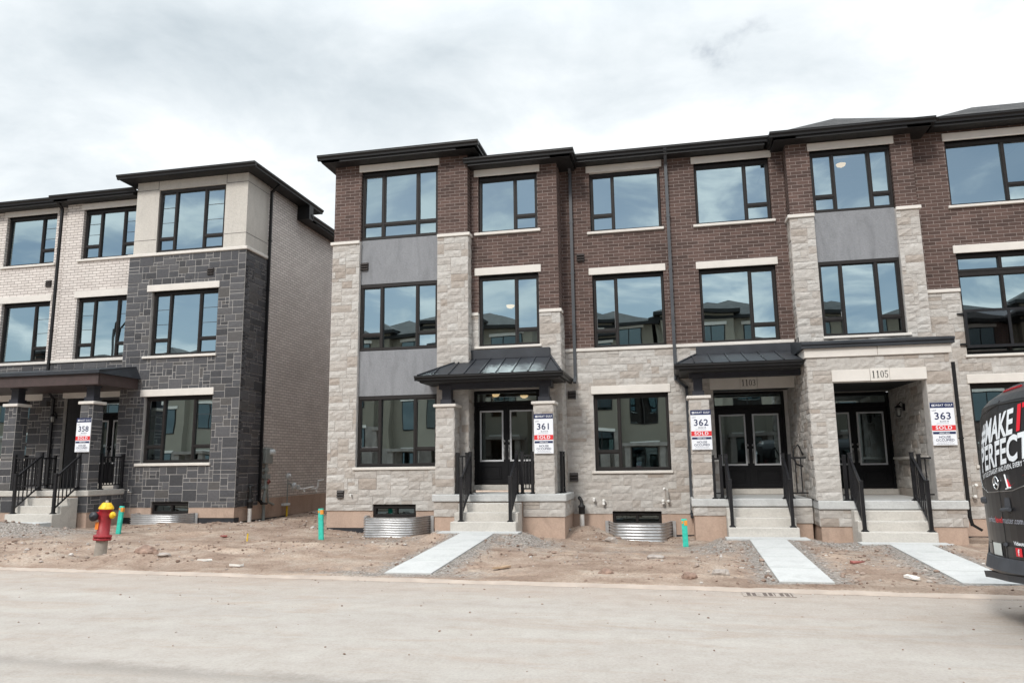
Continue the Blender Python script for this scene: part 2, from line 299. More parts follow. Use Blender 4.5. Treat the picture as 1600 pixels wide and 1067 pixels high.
class MB:
    def __init__(self): self.v = []; self.f = []; self.m = []; self.r = []; self.s = []
    def add(self, vs, fs, mat=0, rnd=.5, smooth=False):
        o = len(self.v); self.v += [tuple(p) for p in vs]
        for f in fs:
            self.f.append(tuple(o+i for i in f)); self.m.append(mat); self.r.append(rnd); self.s.append(smooth)
        return self
    def quad(self, a, b, c, d, mat=0, rnd=.5): return self.add([a, b, c, d], [(0, 1, 2, 3)], mat, rnd)
    def box(self, x0, x1, y0, y1, z0, z1, mat=0, ch=0., rnd=.5):
        if x1 < x0: x0, x1 = x1, x0
        if y1 < y0: y0, y1 = y1, y0
        if z1 < z0: z0, z1 = z1, z0
        if ch:
            ch = min(ch, (x1-x0)*.4, (y1-y0)*.4, (z1-z0)*.4)
            X, Y, Z = (x0, x1), (y0, y1), (z0, z1); vs = []; idx = {}
            for i in (0, 1):
                for j in (0, 1):
                    for k in (0, 1):
                        sx, sy, sz = (1-2*i)*ch, (1-2*j)*ch, (1-2*k)*ch
                        for ax, p in enumerate(((X[i], Y[j]+sy, Z[k]+sz), (X[i]+sx, Y[j], Z[k]+sz), (X[i]+sx, Y[j]+sy, Z[k]))):
                            idx[i, j, k, ax] = len(vs); vs.append(p)
            g = idx; fs = []
            for i in (0, 1):
                q = [g[i, 0, 0, 0], g[i, 1, 0, 0], g[i, 1, 1, 0], g[i, 0, 1, 0]]; fs.append(q if i else q[::-1])
                q = [g[0, i, 0, 1], g[0, i, 1, 1], g[1, i, 1, 1], g[1, i, 0, 1]]; fs.append(q if i else q[::-1])
                q = [g[0, 0, i, 2], g[1, 0, i, 2], g[1, 1, i, 2], g[0, 1, i, 2]]; fs.append(q if i else q[::-1])
            for i in (0, 1):
                for j in (0, 1):
                    q = [g[i, j, 0, 0], g[i, j, 0, 1], g[i, j, 1, 1], g[i, j, 1, 0]]; fs.append(q)
                    q = [g[i, 0, j, 0], g[i, 0, j, 2], g[i, 1, j, 2], g[i, 1, j, 0]]; fs.append(q)
                    q = [g[0, i, j, 1], g[0, i, j, 2], g[1, i, j, 2], g[1, i, j, 1]]; fs.append(q)
                    for k in (0, 1): fs.append([g[i, j, k, 0], g[i, j, k, 1], g[i, j, k, 2]])
            c = Vector(((x0+x1)/2, (y0+y1)/2, (z0+z1)/2)); out = []
            for f in fs:
                P = [Vector(vs[t]) for t in f]; nn = (P[1]-P[0]).cross(P[2]-P[0]); mid = sum(P, Vector())/len(P)
                out.append(f if nn.dot(mid-c) > 0 else f[::-1])
            return self.add(vs, out, mat, rnd)
        vs = [(x0, y0, z0), (x1, y0, z0), (x1, y1, z0), (x0, y1, z0), (x0, y0, z1), (x1, y0, z1), (x1, y1, z1), (x0, y1, z1)]
        return self.add(vs, [(0, 3, 2, 1), (4, 5, 6, 7), (0, 1, 5, 4), (1, 2, 6, 5), (2, 3, 7, 6), (3, 0, 4, 7)], mat, rnd)
    def hexa(self, b, t, mat=0, rnd=.5):
        """bottom ring b (ccw from above), top ring t"""
        n = len(b); fs = [tuple(range(n-1, -1, -1)), tuple(range(n, 2*n))] + [(i, (i+1) % n, n+(i+1) % n, n+i) for i in range(n)]
        return self.add(list(b)+list(t), fs, mat, rnd)
    def prism(self, prof, p0, p1, axis, mat=0):
        """extrude a closed 2-D profile along x ((y,z) pairs) or y ((x,z) pairs)"""
        n = len(prof)
        if axis == 'x': a = [(p0, y, z) for y, z in prof]; b = [(p1, y, z) for y, z in prof]
        else: a = [(x, p0, z) for x, z in prof]; b = [(x, p1, z) for x, z in prof]
        vs = a+b; fs = [(i, (i+1) % n, n+(i+1) % n, n+i) for i in range(n)] + [tuple(range(n-1, -1, -1)), tuple(range(n, 2*n))]
        area = sum(prof[i][0]*prof[(i+1) % n][1]-prof[(i+1) % n][0]*prof[i][1] for i in range(n))
        flip = (area < 0) ^ (p1 < p0) ^ (axis == 'y')
        if flip: fs = [f[::-1] for f in fs]
        return self.add(vs, fs, mat)
    def tube(self, path, r, n=10, mat=0, cap=True, rs=None, smooth=True):
        path = [Vector(p) for p in path]; rings = []; prev = None
        for i, p in enumerate(path):
            if i == 0: d = path[1]-p
            elif i == len(path)-1: d = p-path[i-1]
            else: d = (path[i+1]-p).normalized()+(p-path[i-1]).normalized()
            d.normalize()
            ref = prev if prev is not None else (Vector((0, 0, 1)) if abs(d.z) < .9 else Vector((1, 0, 0)))
            u = ref-d*ref.dot(d)
            if u.length < 1e-4: u = d.orthogonal()
            u.normalize(); w = d.cross(u); prev = u
            rr = rs[i] if rs else r
            rings.append([p+(u*math.cos(2*math.pi*k/n)+w*math.sin(2*math.pi*k/n))*rr for k in range(n)])
        vs = [q for g in rings for q in g]
        fs = [(i*n+k, i*n+(k+1) % n, (i+1)*n+(k+1) % n, (i+1)*n+k) for i in range(len(path)-1) for k in range(n)]
        self.add(vs, fs, mat, smooth=smooth)
        if cap:
            self.add(rings[0], [tuple(range(n-1, -1, -1))], mat); self.add(rings[-1], [tuple(range(n))], mat)
        return self
    def bar(self, a, b, w, h, mat=0):
        """rectangular bar between two points, w across (horizontal), h in the vertical plane"""
        a, b = Vector(a), Vector(b); d = (b-a).normalized()
        s = d.cross(Vector((0, 0, 1)))
        if s.length < 1e-4: s = Vector((1, 0, 0))
        s.normalize(); u = s.cross(d)
        q = [(-1, -1), (1, -1), (1, 1), (-1, 1)]
        A = [a+s*i*w/2+u*j*h/2 for i, j in q]; B = [b+s*i*w/2+u*j*h/2 for i, j in q]
        return self.add(A+B, [(3, 2, 1, 0)[::-1], (4, 5, 6, 7)[::-1], (0, 1, 5, 4)[::-1], (1, 2, 6, 5)[::-1], (2, 3, 7, 6)[::-1], (3, 0, 4, 7)[::-1]], mat)
    def lathe(self, prof, c, n=20, axis='z', mat=0, smooth=True):
        vs = []; 
        for r, h in prof:
            for k in range(n):
                a = 2*math.pi*k/n; x, y = r*math.cos(a), r*math.sin(a)
                vs.append({'z': (c[0]+x, c[1]+y, c[2]+h), 'x': (c[0]+h, c[1]+x, c[2]+y), 'y': (c[0]+y, c[1]+h, c[2]+x)}[axis])
        fs = [(i*n+k, i*n+(k+1) % n, (i+1)*n+(k+1) % n, (i+1)*n+k) for i in range(len(prof)-1) for k in range(n)]
        self.add(vs, fs, mat, smooth=smooth)
        self.add(vs[:n], [tuple(range(n-1, -1, -1))], mat); self.add(vs[-n:], [tuple(range(n))], mat)
        return self
    def rotate(self, a, c, start=0):
        for i in range(start, len(self.v)): self.v[i] = rot_pt(self.v[i], c, a)
        return self
    def tilt(self, M, c, start=0):
        c = Vector(c)
        for i in range(start, len(self.v)): self.v[i] = tuple(M @ (Vector(self.v[i])-c)+c)
        return self
    def build(self, name, mats, parent=None, org=None, label=None):
        me = bpy.data.meshes.new(name)
        if org is None: org = root_org(parent) if parent else (0, 0, 0)
        ox, oy, oz = org
        me.from_pydata([(x-ox, y-oy, z-oz) for x, y, z in self.v], [], self.f)
        if isinstance(mats, str): mats = [mats]
        for m in mats: me.materials.append(MATS[m])
        me.polygons.foreach_set('material_index', self.m); me.polygons.foreach_set('use_smooth', self.s)
        at = me.attributes.new('rnd', 'FLOAT', 'FACE'); at.data.foreach_set('value', self.r)
        uv = me.uv_layers.new(name='UVMap'); data = []
        for p in me.polygons:
            n = p.normal
            ax, ay, az = abs(n.x), abs(n.y), abs(n.z)
            for vi in p.vertices:
                x, y, z = self.v[vi]
                if az > .94: data += [x, y]
                elif az > .2:                       # sloping roofs: run up the slope
                    k = math.sqrt(max(1e-6, 1-az*az))
                    data += ([x, z/k] if ay >= ax else [y, z/k])
                elif ay >= ax: data += [x, z]
                else: data += [y, z]
        uv.data.foreach_set('uv', data)
        me.update()
        o = bpy.data.objects.new(name, me); COL.objects.link(o)
        if parent: o.parent = parent
        else: o.location = org
        if label: o['label'] = label
        return o

def root_org(o):
    while o.parent: o = o.parent
    return tuple(o.location)
def empty(name, loc, label, cat, group=None):
    o = bpy.data.objects.new(name, None); COL.objects.link(o); o.location = loc; o.empty_display_size = .3
    return tag(o, label, cat, group)
def tag(o, label=None, cat=None, group=None, kind=None):
    if label: o['label'] = label
    if cat: o['category'] = cat
    if group: o['group'] = group
    if kind: o['kind'] = kind
    return o
def copy_tree(o, parent=None):
    c = o.copy(); COL.objects.link(c)
    if parent: c.parent = parent
    for ch in list(o.children): copy_tree(ch, c)
    return c

# ------------------------------------------------------------------ lettering
def text_mesh(s, size, weight=0., align='LEFT', sx=1., spacing=1.):
    cu = bpy.data.curves.new('lettering', 'FONT'); cu.body = s; cu.size = size; cu.offset = weight; cu.align_x = align
    cu.space_character = spacing; cu.resolution_u = 3
    o = bpy.data.objects.new('lettering', cu); COL.objects.link(o)
    me = bpy.data.meshes.new_from_object(o)
    vs = [(v.co.x*sx, v.co.y) for v in me.vertices]; fs = [tuple(p.vertices) for p in me.polygons]
    bpy.data.objects.remove(o); bpy.data.curves.remove(cu); bpy.data.meshes.remove(me)
    return vs, fs
def text_on_y(mb, s, x, y, z, size, mat, weight=0., align='CENTER', sx=1., spacing=1.):
    """flat lettering on a face that looks toward -Y"""
    vs, fs = text_mesh(s, size, weight, align, sx, spacing)
    mb.add([(x+u, y, z+v) for u, v in vs], fs, mat)

# ------------------------------------------------------------------ wall pieces
def P_front(y): return lambda u, v, w: (u, y-w, v)            # looks toward -Y
def P_right(x): return lambda u, v, w: (x+w, u, v)            # looks toward +X
def P_left(x): return lambda u, v, w: (x-w, u, v)             # looks toward -X
def lines(a, b, cuts):
    return sorted(set([round(a, 4), round(b, 4)]+[round(c, 4) for c in cuts if a < c < b]))
def wall_face(mb, P, u0, u1, v0, v1, holes=(), t=.22, flip=False, mat=0):
    """a wall panel of thickness t with real openings: front, back and reveals"""
    us = lines(u0, u1, [h[0] for h in holes]+[h[1] for h in holes]); vs = lines(v0, v1, [h[2] for h in holes]+[h[3] for h in holes])
    def solid(i, j):
        if i < 0 or j < 0 or i >= len(us)-1 or j >= len(vs)-1: return False
        cu, cv = (us[i]+us[i+1])/2, (vs[j]+vs[j+1])/2
        return not any(h[0] < cu < h[1] and h[2] < cv < h[3] for h in holes)
    def q(a, b, c, d): mb.quad(*([a, b, c, d] if not flip else [d, c, b, a]), mat=mat)
    for i in range(len(us)-1):
        for j in range(len(vs)-1):
            if not solid(i, j): continue
            a, b, c, d = us[i], us[i+1], vs[j], vs[j+1]
            q(P(a, c, 0), P(b, c, 0), P(b, d, 0), P(a, d, 0)); q(P(b, c, -t), P(a, c, -t), P(a, d, -t), P(b, d, -t))
            if not solid(i-1, j): q(P(a, c, -t), P(a, c, 0), P(a, d, 0), P(a, d, -t))
            if not solid(i+1, j): q(P(b, c, 0), P(b, c, -t), P(b, d, -t), P(b, d, 0))
            if not solid(i, j-1): q(P(a, c, -t), P(b, c, -t), P(b, c, 0), P(a, c, 0))
            if not solid(i, j+1): q(P(a, d, 0), P(b, d, 0), P(b, d, -t), P(a, d, -t))

def ashlar(mb, P, u0, u1, v0, v1, holes=(), du=.1, dv=.095, gap=.008, depth=(.012, .032), jit=.008, flip=False, mat=1, sizes=None, seed=0):
    """random coursed stones laid one by one on the panel, each with its own size, depth and split face"""
    rg = random.Random(seed*7919+int(u0*977)+int(v0*131))
    def grid(a, b, cuts, d):
        base = lines(a, b, cuts); out = [base[0]]
        for p, q in zip(base, base[1:]):
            n = max(1, round((q-p)/d)); out += [p+(q-p)*k/n for k in range(1, n+1)]
        return out
    us = grid(u0, u1, [h[0] for h in holes]+[h[1] for h in holes], du); vs = grid(v0, v1, [h[2] for h in holes]+[h[3] for h in holes], dv)
    nu, nv = len(us)-1, len(vs)-1
    free = [[not any(h[0] < (us[i]+us[i+1])/2 < h[1] and h[2] < (vs[j]+vs[j+1])/2 < h[3] for h in holes) for j in range(nv)] for i in range(nu)]
    sizes = sizes or [(2, 1), (3, 1), (3, 2), (4, 2), (2, 2), (5, 2), (4, 1), (5, 2), (4, 2), (3, 2)]
    for j in range(nv):
        for i in range(nu):
            if not free[i][j]: continue
            w, h = rg.choice(sizes)
            ww = 0
            while ww < w and i+ww < nu and free[i+ww][j]: ww += 1
            if i+ww < nu and free[i+ww][j] and (i+ww+1 >= nu or not free[i+ww+1][j]) and ww > 1: ww += 1 if rg.random() < .6 else 0
            hh = 1
            while hh < h and j+hh < nv and all(free[i+k][j+hh] for k in range(ww)): hh += 1
            for a in range(ww):
                for b in range(hh): free[i+a][j+b] = False
            a, b, c, d = us[i]+gap/2, us[i+ww]-gap/2, vs[j]+gap/2, vs[j+hh]-gap/2
            dp = rg.uniform(*depth); ins = min(.0035, (b-a)*.2, (d-c)*.2); rnd = rg.random()
            n = max(1, min(5, round((b-a)/.09))); m = max(1, min(4, round((d-c)/.07)))
            V = [P(a, c, -.004), P(b, c, -.004), P(b, d, -.004), P(a, d, -.004)]; F = []
            for jj in range(m+1):
                for ii in range(n+1):
                    e = (ii in (0, n)) or (jj in (0, m))
                    V.append(P(a+ins+(b-a-2*ins)*ii/n, c+ins+(d-c-2*ins)*jj/m, dp-(rg.uniform(.2, 1.)*jit if e else -rg.uniform(-.4, 1.)*jit)))
            G = lambda ii, jj: 4+jj*(n+1)+ii
            for jj in range(m):
                for ii in range(n): F.append((G(ii, jj), G(ii+1, jj), G(ii+1, jj+1), G(ii, jj+1)))
            F.append((0, 1)+tuple(G(ii, 0) for ii in range(n, -1, -1))); F.append((2, 3)+tuple(G(ii, m) for ii in range(n+1)))
            F.append((1, 2)+tuple(G(n, jj) for jj in range(m, -1, -1))); F.append((3, 0)+tuple(G(0, jj) for jj in range(m+1)))
            if flip: F = [f[::-1] for f in F]
            mb.add(V, F, mat, rnd)

LIGHT = dict(du=.095, dv=.09, gap=.005, depth=(.012, .020), jit=.012, sizes=[(2, 1), (3, 1), (3, 2), (4, 2), (2, 2), (5, 2), (4, 1), (5, 2), (4, 2), (3, 2), (6, 2), (1, 1), (5, 3)])
DARK = dict(du=.11, dv=.1, gap=.014, depth=(.006, .014), jit=.003, sizes=[(2, 1), (3, 1), (2, 2), (3, 2), (4, 2), (4, 3), (1, 1), (3, 2), (2, 1), (4, 2), (1, 2)])

def stone_wall(house, name, P, u0, u1, v0, v1, holes=(), t=.22, flip=False, dark=False, extra=None, seed=0):
    mb = MB(); wall_face(mb, P, u0, u1, v0, v1, holes, t, flip)
    ashlar(mb, P, u0, u1, v0, v1, holes, flip=flip, seed=seed, **(DARK if dark else LIGHT))
    if extra: extra(mb)
    return mb.build(name, ['grey_mortar', 'dark_stone'] if dark else ['light_mortar', 'light_stone'], house)
def stone_box(mb, x0, x1, y0, y1, z0, z1, dark=False, faces='flr', seed=0):
    """pier: mortar core with stones on the faces asked for"""
    mb.box(x0, x1, y0, y1, z0, z1, 0)
    kw = DARK if dark else LIGHT
    if 'f' in faces: ashlar(mb, P_front(y0), x0, x1, z0, z1, seed=seed, **kw)
    if 'r' in faces: ashlar(mb, P_right(x1), y0, y1, z0, z1, seed=seed+1, **kw)
    if 'l' in faces: ashlar(mb, P_left(x0), y0, y1, z0, z1, seed=seed+2, flip=True, **kw)
def brick_wall(house, P, u0, u1, v0, v1, holes=(), t=.22, flip=False, mat='brown_brick', name='brick_wall', extra=None):
    mb = MB(); wall_face(mb, P, u0, u1, v0, v1, holes, t, flip)
    if extra: extra(mb)
    return mb.build(name, mat, house)
def trim(house, name, x0, x1, y, z0, z1, proud=.02, depth=.2, mat='limestone_trim', parent=None):
    return MB().box(x0, x1, y-proud, y+depth, z0, z1, 0, ch=.008).build(name, mat, parent or house)

# ------------------------------------------------------------------ windows
PR = random.Random(5)
def window(house, x0, x1, z0, z1, y, lights, muntins=(), room=2.6, glass='window_glass', dress=0, zroom=None):
    """y = plane of the frame's face; lights = [(x_end, transom_z or None), ...]; muntins = light numbers with bars between the panes"""
    F = MB(); G = MB(); o = .05; d = .09
    F.box(x0, x1, y, y+d, z1-.085, z1, 0, ch=.006); F.box(x0, x1, y, y+d, z0, z0+.06, 0, ch=.006)
    F.box(x0, x0+o, y+.002, y+d, z0+.06, z1-.085, 0, ch=.006); F.box(x1-o, x1, y+.002, y+d, z0+.06, z1-.085, 0, ch=.006)
    F.box(x0-.02, x1+.02, y+.01, y+.05, z1-.03, z1+.015, 0)
    xs = x0+o; zb, zt = z0+.06, z1-.085
    for i, (xe, tz) in enumerate(lights):
        last = i == len(lights)-1
        xr = x1-o if last else xe-.026
        if not last: F.box(xe-.026, xe+.026, y+.006, y+d, zb, zt, 0, ch=.006)
        cells = [(zb, zt)] if tz is None else [(zb, tz-.028), (tz+.028, zt)]
        if tz is not None: F.box(xs, xr, y+.008, y+d, tz-.028, tz+.028, 0, ch=.006)
        for k, (a, b) in enumerate(cells):
            s = .024 if tz is not None else .012
            F.box(xs, xs+s, y+.02, y+d, a, b, 0); F.box(xr-s, xr, y+.02, y+d, a, b, 0)
            F.box(xs+s, xr-s, y+.022, y+d, a, a+s, 0); F.box(xs+s, xr-s, y+.022, y+d, b-s, b, 0)
            g = .008                       # the pale spacer bar round the sealed pane
            if tz is not None and k == 1:
                F.box(xs+s, xs+s+g, y+.062, y+.075, a+s, b-s, 1); F.box(xr-s-g, xr-s, y+.062, y+.075, a+s, b-s, 1)
                F.box(xs+s+g, xr-s-g, y+.063, y+.074, b-s-g, b-s, 1); F.box(xs+s+g, xr-s-g, y+.063, y+.074, a+s, a+s+g, 1)
            if i in muntins and (tz is None or k == 1):
                n = 3
                for q in range(1, n): F.box(xs+s, xr-s, y+.05, y+.056, a+(b-a)*q/n-.006, a+(b-a)*q/n+.006, 2)
            j1, j2 = PR.uniform(-.007, .007)*(xr-xs), PR.uniform(-.009, .009)*(b-a)
            G.quad((xs, y+.058-j1-j2, a), (xr, y+.058+j1-j2, a), (xr, y+.058+j1+j2, b), (xs, y+.058-j1+j2, b))
        xs = xe+.026
    w = F.build('window', ['frame_dark', 'spacer_grey', 'muntin'], house)
    G.build('window_pane', glass, w)
    if room:
        r = MB(); a, b = x0-.25, x1+.25; c, e = (z0-.55, z1+.35) if zroom is None else zroom; f, g = y+.16, y+room
        r.quad((a, g, c), (b, g, c), (b, g, e), (a, g, e)); r.quad((a, f, c), (a, g, c), (a, g, e), (a, f, e)); r.quad((b, g, c), (b, f, c), (b, f, e), (b, g, e))
        r.quad((a, f, e), (a, g, e), (b, g, e), (b, f, e)); r.quad((a, g, c), (a, f, c), (b, f, c), (b, g, c), 1)
        r.build('interior_room', ['interior_paint', 'interior_floor'], house)
    return w

def double_door(house, x0, x1, zb, yd, ztop, zdoor, room=True):
    """black double door with glazed upper halves under a transom light"""
    f = MB(); fw = .07
    f.box(x0, x0+fw, yd, yd+.14, zb, ztop, 0, ch=.006); f.box(x1-fw, x1, yd, yd+.14, zb, ztop, 0, ch=.006)
    f.box(x0+fw, x1-fw, yd+.003, yd+.14, ztop-.07, ztop, 0); f.box(x0+fw, x1-fw, yd+.003, yd+.14, zdoor, zdoor+.10, 0, ch=.006)
    fr = f.build('front_door', 'black_door', house)
    MB().box(x0-.04, x1+.04, yd-.1, yd+.15, zb-.13, zb, 0, ch=.01).build('door_sill', 'concrete_step', fr)
    MB().quad((x0+fw, yd+.07, zdoor+.10), (x1-fw, yd+.07, zdoor+.10), (x1-fw, yd+.07, ztop-.07), (x0+fw, yd+.07, ztop-.07)).build('transom_pane', 'window_glass', fr)
    xm = (x0+x1)/2
    for k, (a, b) in enumerate(((x0+fw+.004, xm-.004), (xm+.004, x1-fw-.004))):
        g0, g1, gz0, gz1 = a+.12, b-.12, zb+.61, zdoor-.17
        d = MB(); y = yd+.03
        wall_face(d, P_front(y), a, b, zb+.015, zdoor-.004, [(g0, g1, gz0, gz1)], .045)
        for (pa, pb, pc, pd) in ((a+.13, b-.13, zb+.14, zb+.46),):      # raised bottom panel with its moulding
            d.box(pa, pb, y-.012, y+.002, pc, pc+.025, 0, ch=.004); d.box(pa, pb, y-.012, y+.002, pd-.025, pd, 0, ch=.004)
            d.box(pa, pa+.025, y-.012, y+.002, pc+.025, pd-.025, 0, ch=.004); d.box(pb-.025, pb, y-.012, y+.002, pc+.025, pd-.025, 0, ch=.004)
            d.box(pa+.06, pb-.06, y-.008, y+.002, pc+.06, pd-.06, 0, ch=.006)
        if k == 0: d.box(b-.03, b+.03, y-.014, y-.001, zb+.015, zdoor-.004, 0)
        d.build('door_leaf', 'black_door', fr)
        t = MB(); w = .042; yy = y-.016
        t.box(g0-w, g1+w, yy, y+.02, gz1, gz1+w, 0, ch=.006); t.box(g0-w, g1+w, yy, y+.02, gz0-w, gz0, 0, ch=.006)
        t.box(g0-w, g0, yy+.002, y+.02, gz0, gz1, 0, ch=.006); t.box(g1, g1+w, yy+.002, y+.02, gz0, gz1, 0, ch=.006)
        t.build('glass_trim', 'door_trim', fr)
        MB().quad((g0, y+.02, gz0), (g1, y+.02, gz0), (g1, y+.02, gz1), (g0, y+.02, gz1)).build('door_pane', 'door_glass', fr)
        hx = b-.06 if k == 0 else a+.06
        h = MB(); h.box(hx-.022, hx+.022, y-.012, y, zb+.62, zb+.98, 0, ch=.004)
        h.tube([(hx, y-.005, zb+.68), (hx, y-.055, zb+.70), (hx, y-.06, zb+.80), (hx, y-.055, zb+.90), (hx, y-.005, zb+.92)], .009, 8)
        h.lathe([(.0, 0), (.03, 0), (.03, -.02), (.02, -.03), (0, -.03)], (hx, y, zb+1.07), 12, 'y')
        h.build('door_handle', 'steel_handle', fr)
    if room:
        r = MB(); a, b, c, e, f0, g = x0+.02, x1-.02, zb, ztop+.3, yd+.15, yd+3.6
        r.quad((a, g, c), (b, g, c), (b, g, e), (a, g, e)); r.quad((a, f0, c), (a, g, c), (a, g, e), (a, f0, e)); r.quad((b, g, c), (b, f0, c), (b, f0, e), (b, g, e))
        r.quad((a, f0, e), (a, g, e), (b, g, e), (b, f0, e)); r.quad((a, g, c), (a, f0, c), (b, f0, c), (b, g, c), 1)
        r.build('entrance_hall', ['interior_paint', 'interior_floor'], house)
    return fr

# ------------------------------------------------------------------ roofs, gutters, rails
GUT = [(0, 0), (.015, .0), (.02, .012), (.012, -.03), (.05, -.075), (.058, -.125), (.13, -.125), (.13, 0)]
def eave(house, x0, x1, yf, yw, zt, left=True, right=True, drop=.19, side_to=None, name='eave'):
    """soffit, fascia and K-shaped gutter along a front; returned along the sides when side_to is a y"""
    s = MB()
    s.box(x0+.10, x1-.10, yf+.10, yw, zt-drop, zt-.015, 1)
    prof = [(yf, zt), (yf+.006, zt-.02), (yf+.004, zt-.045), (yf+.045, zt-.085), (yf+.05, zt-.13), (yf+.115, zt-.13), (yf+.115, zt)]
    s.prism(prof, x0, x1, 'x', 0)
    if side_to:
        for sx, x in ((1, x1), (-1, x0)):
            if (sx > 0 and right) or (sx < 0 and left):
                s.prism([(x-sx*(p[0]-yf), p[1]-.002) for p in prof], yf+.08, side_to, 'y', 0)
                s.box(x-sx*.6, x-sx*.10, yf+.1, side_to, zt-drop+.002, zt-.016, 1)
    # soffit grooves
    k = x0+.2
    while k < x1-.2:
        s.box(k, k+.012, yf+.14, yw, zt-drop-.004, zt-drop+.001, 1); k += .15
    return s.build(name, ['eave_metal', 'soffit_metal'], house)
def hip_roof(house, x0, x1, y0, y1, z, slope, name='roof', mat='shingle', lift=.01):
    h = min(x1-x0, y1-y0)/2; zt = z+h*slope; b = MB()
    if (x1-x0) > (y1-y0): r0, r1 = (x0+h, (y0+y1)/2, zt), (x1-h, (y0+y1)/2, zt)
    else: r0, r1 = ((x0+x1)/2, y0+h, zt), ((x0+x1)/2, y1-h, zt)
    A, B, C, D = (x0, y0, z), (x1, y0, z), (x1, y1, z), (x0, y1, z)
    if (x1-x0) > (y1-y0):
        b.add([A, B, C, D, r0, r1], [(0, 1, 5, 4), (1, 2, 5), (2, 3, 4, 5), (3, 0, 4), (3, 2, 1, 0)])
    else:
        b.add([A, B, C, D, r0, r1], [(0, 1, 4), (1, 2, 5, 4), (2, 3, 5), (3, 0, 4, 5), (3, 2, 1, 0)])
    return b.build(name, mat, house)
def downspout(house, pts, mat='gutter_grey', w=.075, d=.06, name='downspout'):
    b = MB()
    for p, q in zip(pts, pts[1:]):
        b.bar(p, q, w, d)
    for p in pts[1:-1]: b.box(p[0]-w*.54, p[0]+w*.54, p[1]-w*.5, p[1]+w*.5, p[2]-w*.5, p[2]+w*.5, ch=.012)
    zs = [(p, q) for p, q in zip(pts, pts[1:]) if abs(p[2]-q[2]) > 1.5]
    for p, q in zs:
        n = int(abs(p[2]-q[2])/1.6)
        for k in range(1, n+1):
            t = k/(n+1); z = p[2]+(q[2]-p[2])*t
            b.box(p[0]-w*.75, p[0]+w*.75, p[1]-d*.56, p[1]+d*.56, z-.012, z+.012)
    return b.build(name, mat, house)
def rail(house, a, b, base_a, base_b, h=.92, posts=(True, True), name='railing', step=.11, proud=.05):
    """picket rail from a to b (x, y); base_a, base_b = floor heights under its ends"""
    r = MB()
    for (p, z, on) in ((a, base_a, posts[0]), (b, base_b, posts[1])):
        if not on: continue
        q = MB(); q.box(p[0]-.034, p[0]+.034, p[1]-.034, p[1]+.034, z, z+h+proud, ch=.004)
        q.box(p[0]-.065, p[0]+.065, p[1]-.065, p[1]+.065, z, z+.018, ch=.004); q.box(p[0]-.048, p[0]+.048, p[1]-.048, p[1]+.048, z+.018, z+.035, ch=.004)
        q.box(p[0]-.04, p[0]+.04, p[1]-.04, p[1]+.04, z+h+proud-.012, z+h+proud+.008, ch=.004)
        r.v, off = r.v, len(r.v)
        r.add(q.v, q.f)
    A = Vector((a[0], a[1], base_a)); B = Vector((b[0], b[1], base_b))
    r.bar(A+Vector((0, 0, h-.03)), B+Vector((0, 0, h-.03)), .045, .04); r.bar(A+Vector((0, 0, .12)), B+Vector((0, 0, .12)), .035, .03)
    n = max(1, int((B-A).xy.length/step))
    for k in range(1, n):
        p = A.lerp(B, k/n); r.box(p.x-.011, p.x+.011, p.y-.011, p.y+.011, p.z+.125, p.z+h-.04)
    return r.build(name, 'rail_black', house)
def steps(house, x0, x1, yporch, ztop, rise, n=3, tread=.28, zg=-.1, label=None):
    s = MB()
    for k in range(1, n+1):
        z = ztop-rise*k; s.box(x0-.012*k, x1+.012*k, yporch-tread*k, yporch-tread*(k-1)+.004, zg-.004*k, z, 0, ch=.012)
    return s.build('porch_steps', 'concrete_step', house)
def vent(house, x, y, z, s=.2, name='wall_vent'):
    b = MB(); h = s/2
    b.box(x-h, x+h, y-.03, y+.02, z-h, z+h, 0, ch=.006)
    for k in range(3):
        zz = z+h-.012-k*s/3.05
        b.add([(x-h+.012, y-.032, zz), (x+h-.012, y-.032, zz), (x+h-.012, y-.075, zz-s*.23), (x-h+.012, y-.075, zz-s*.23),
               (x-h+.012, y-.032, zz-s*.27), (x+h-.012, y-.032, zz-s*.27)], [(3, 2, 1, 0), (2, 3, 4, 5), (0, 4, 3), (1, 2, 5)])
    return b.build(name, 'vent_brown', house)
def lantern(house, x, y, z, side=None):
    b = MB(); px, py = (x-.13, y) if side == 'r' else (x, y-.13)
    b.box(min(x, px+.0)-.02 if side != 'r' else x-.03, x+.04 if side != 'r' else x, y-.05, y+.05 if side == 'r' else y, z+.0, z+.16, 0, ch=.006)
    b.tube([(x, y, z+.13), ((x+px)/2, (y+py)/2, z+.2), (px, py, z+.14)], .012, 8)
    b.lathe([(.0, .14), (.02, .13), (.085, .08), (.09, .07), (.06, .065), (0, .065)], (px, py, z), 10, 'z')
    for k in range(4):
        a = R(45+90*k); b.tube([(px+.07*math.cos(a), py+.07*math.sin(a), z+.07), (px+.045*math.cos(a), py+.045*math.sin(a), z-.12)], .006, 5)
    b.lathe([(0, -.15), (.02, -.14), (.05, -.12), (.05, -.11), (0, -.11)], (px, py, z), 10, 'z')
    o = b.build('wall_lantern', 'rail_black', house)
    MB().lathe([(0, -.10), (.035, -.10), (.055, .05), (0, .05)], (px, py, z), 8, 'z').build('lantern_glass', 'lantern_glass', o)
    return o
def ceiling_lamp(house, x, y, z):
    b = MB(); b.lathe([(0, -.09), (.05, -.08), (.10, -.05), (.12, 0), (0, 0)], (x, y, z), 14, 'z')
    return b.build('ceiling_lamp', 'lamp_glow', house)
def pvc_elbow(house, pts, r=.035, name='vent_pipe'):
    b = MB(); b.tube(pts, r, 10)
    for p in pts[1:-1]: b.lathe([(0, -r*1.25), (r*.9, -r*1.1), (r*1.25, 0), (r*.9, r*1.1), (0, r*1.25)], p, 10, 'z')
    return b.build(name, 'pvc_white', house)
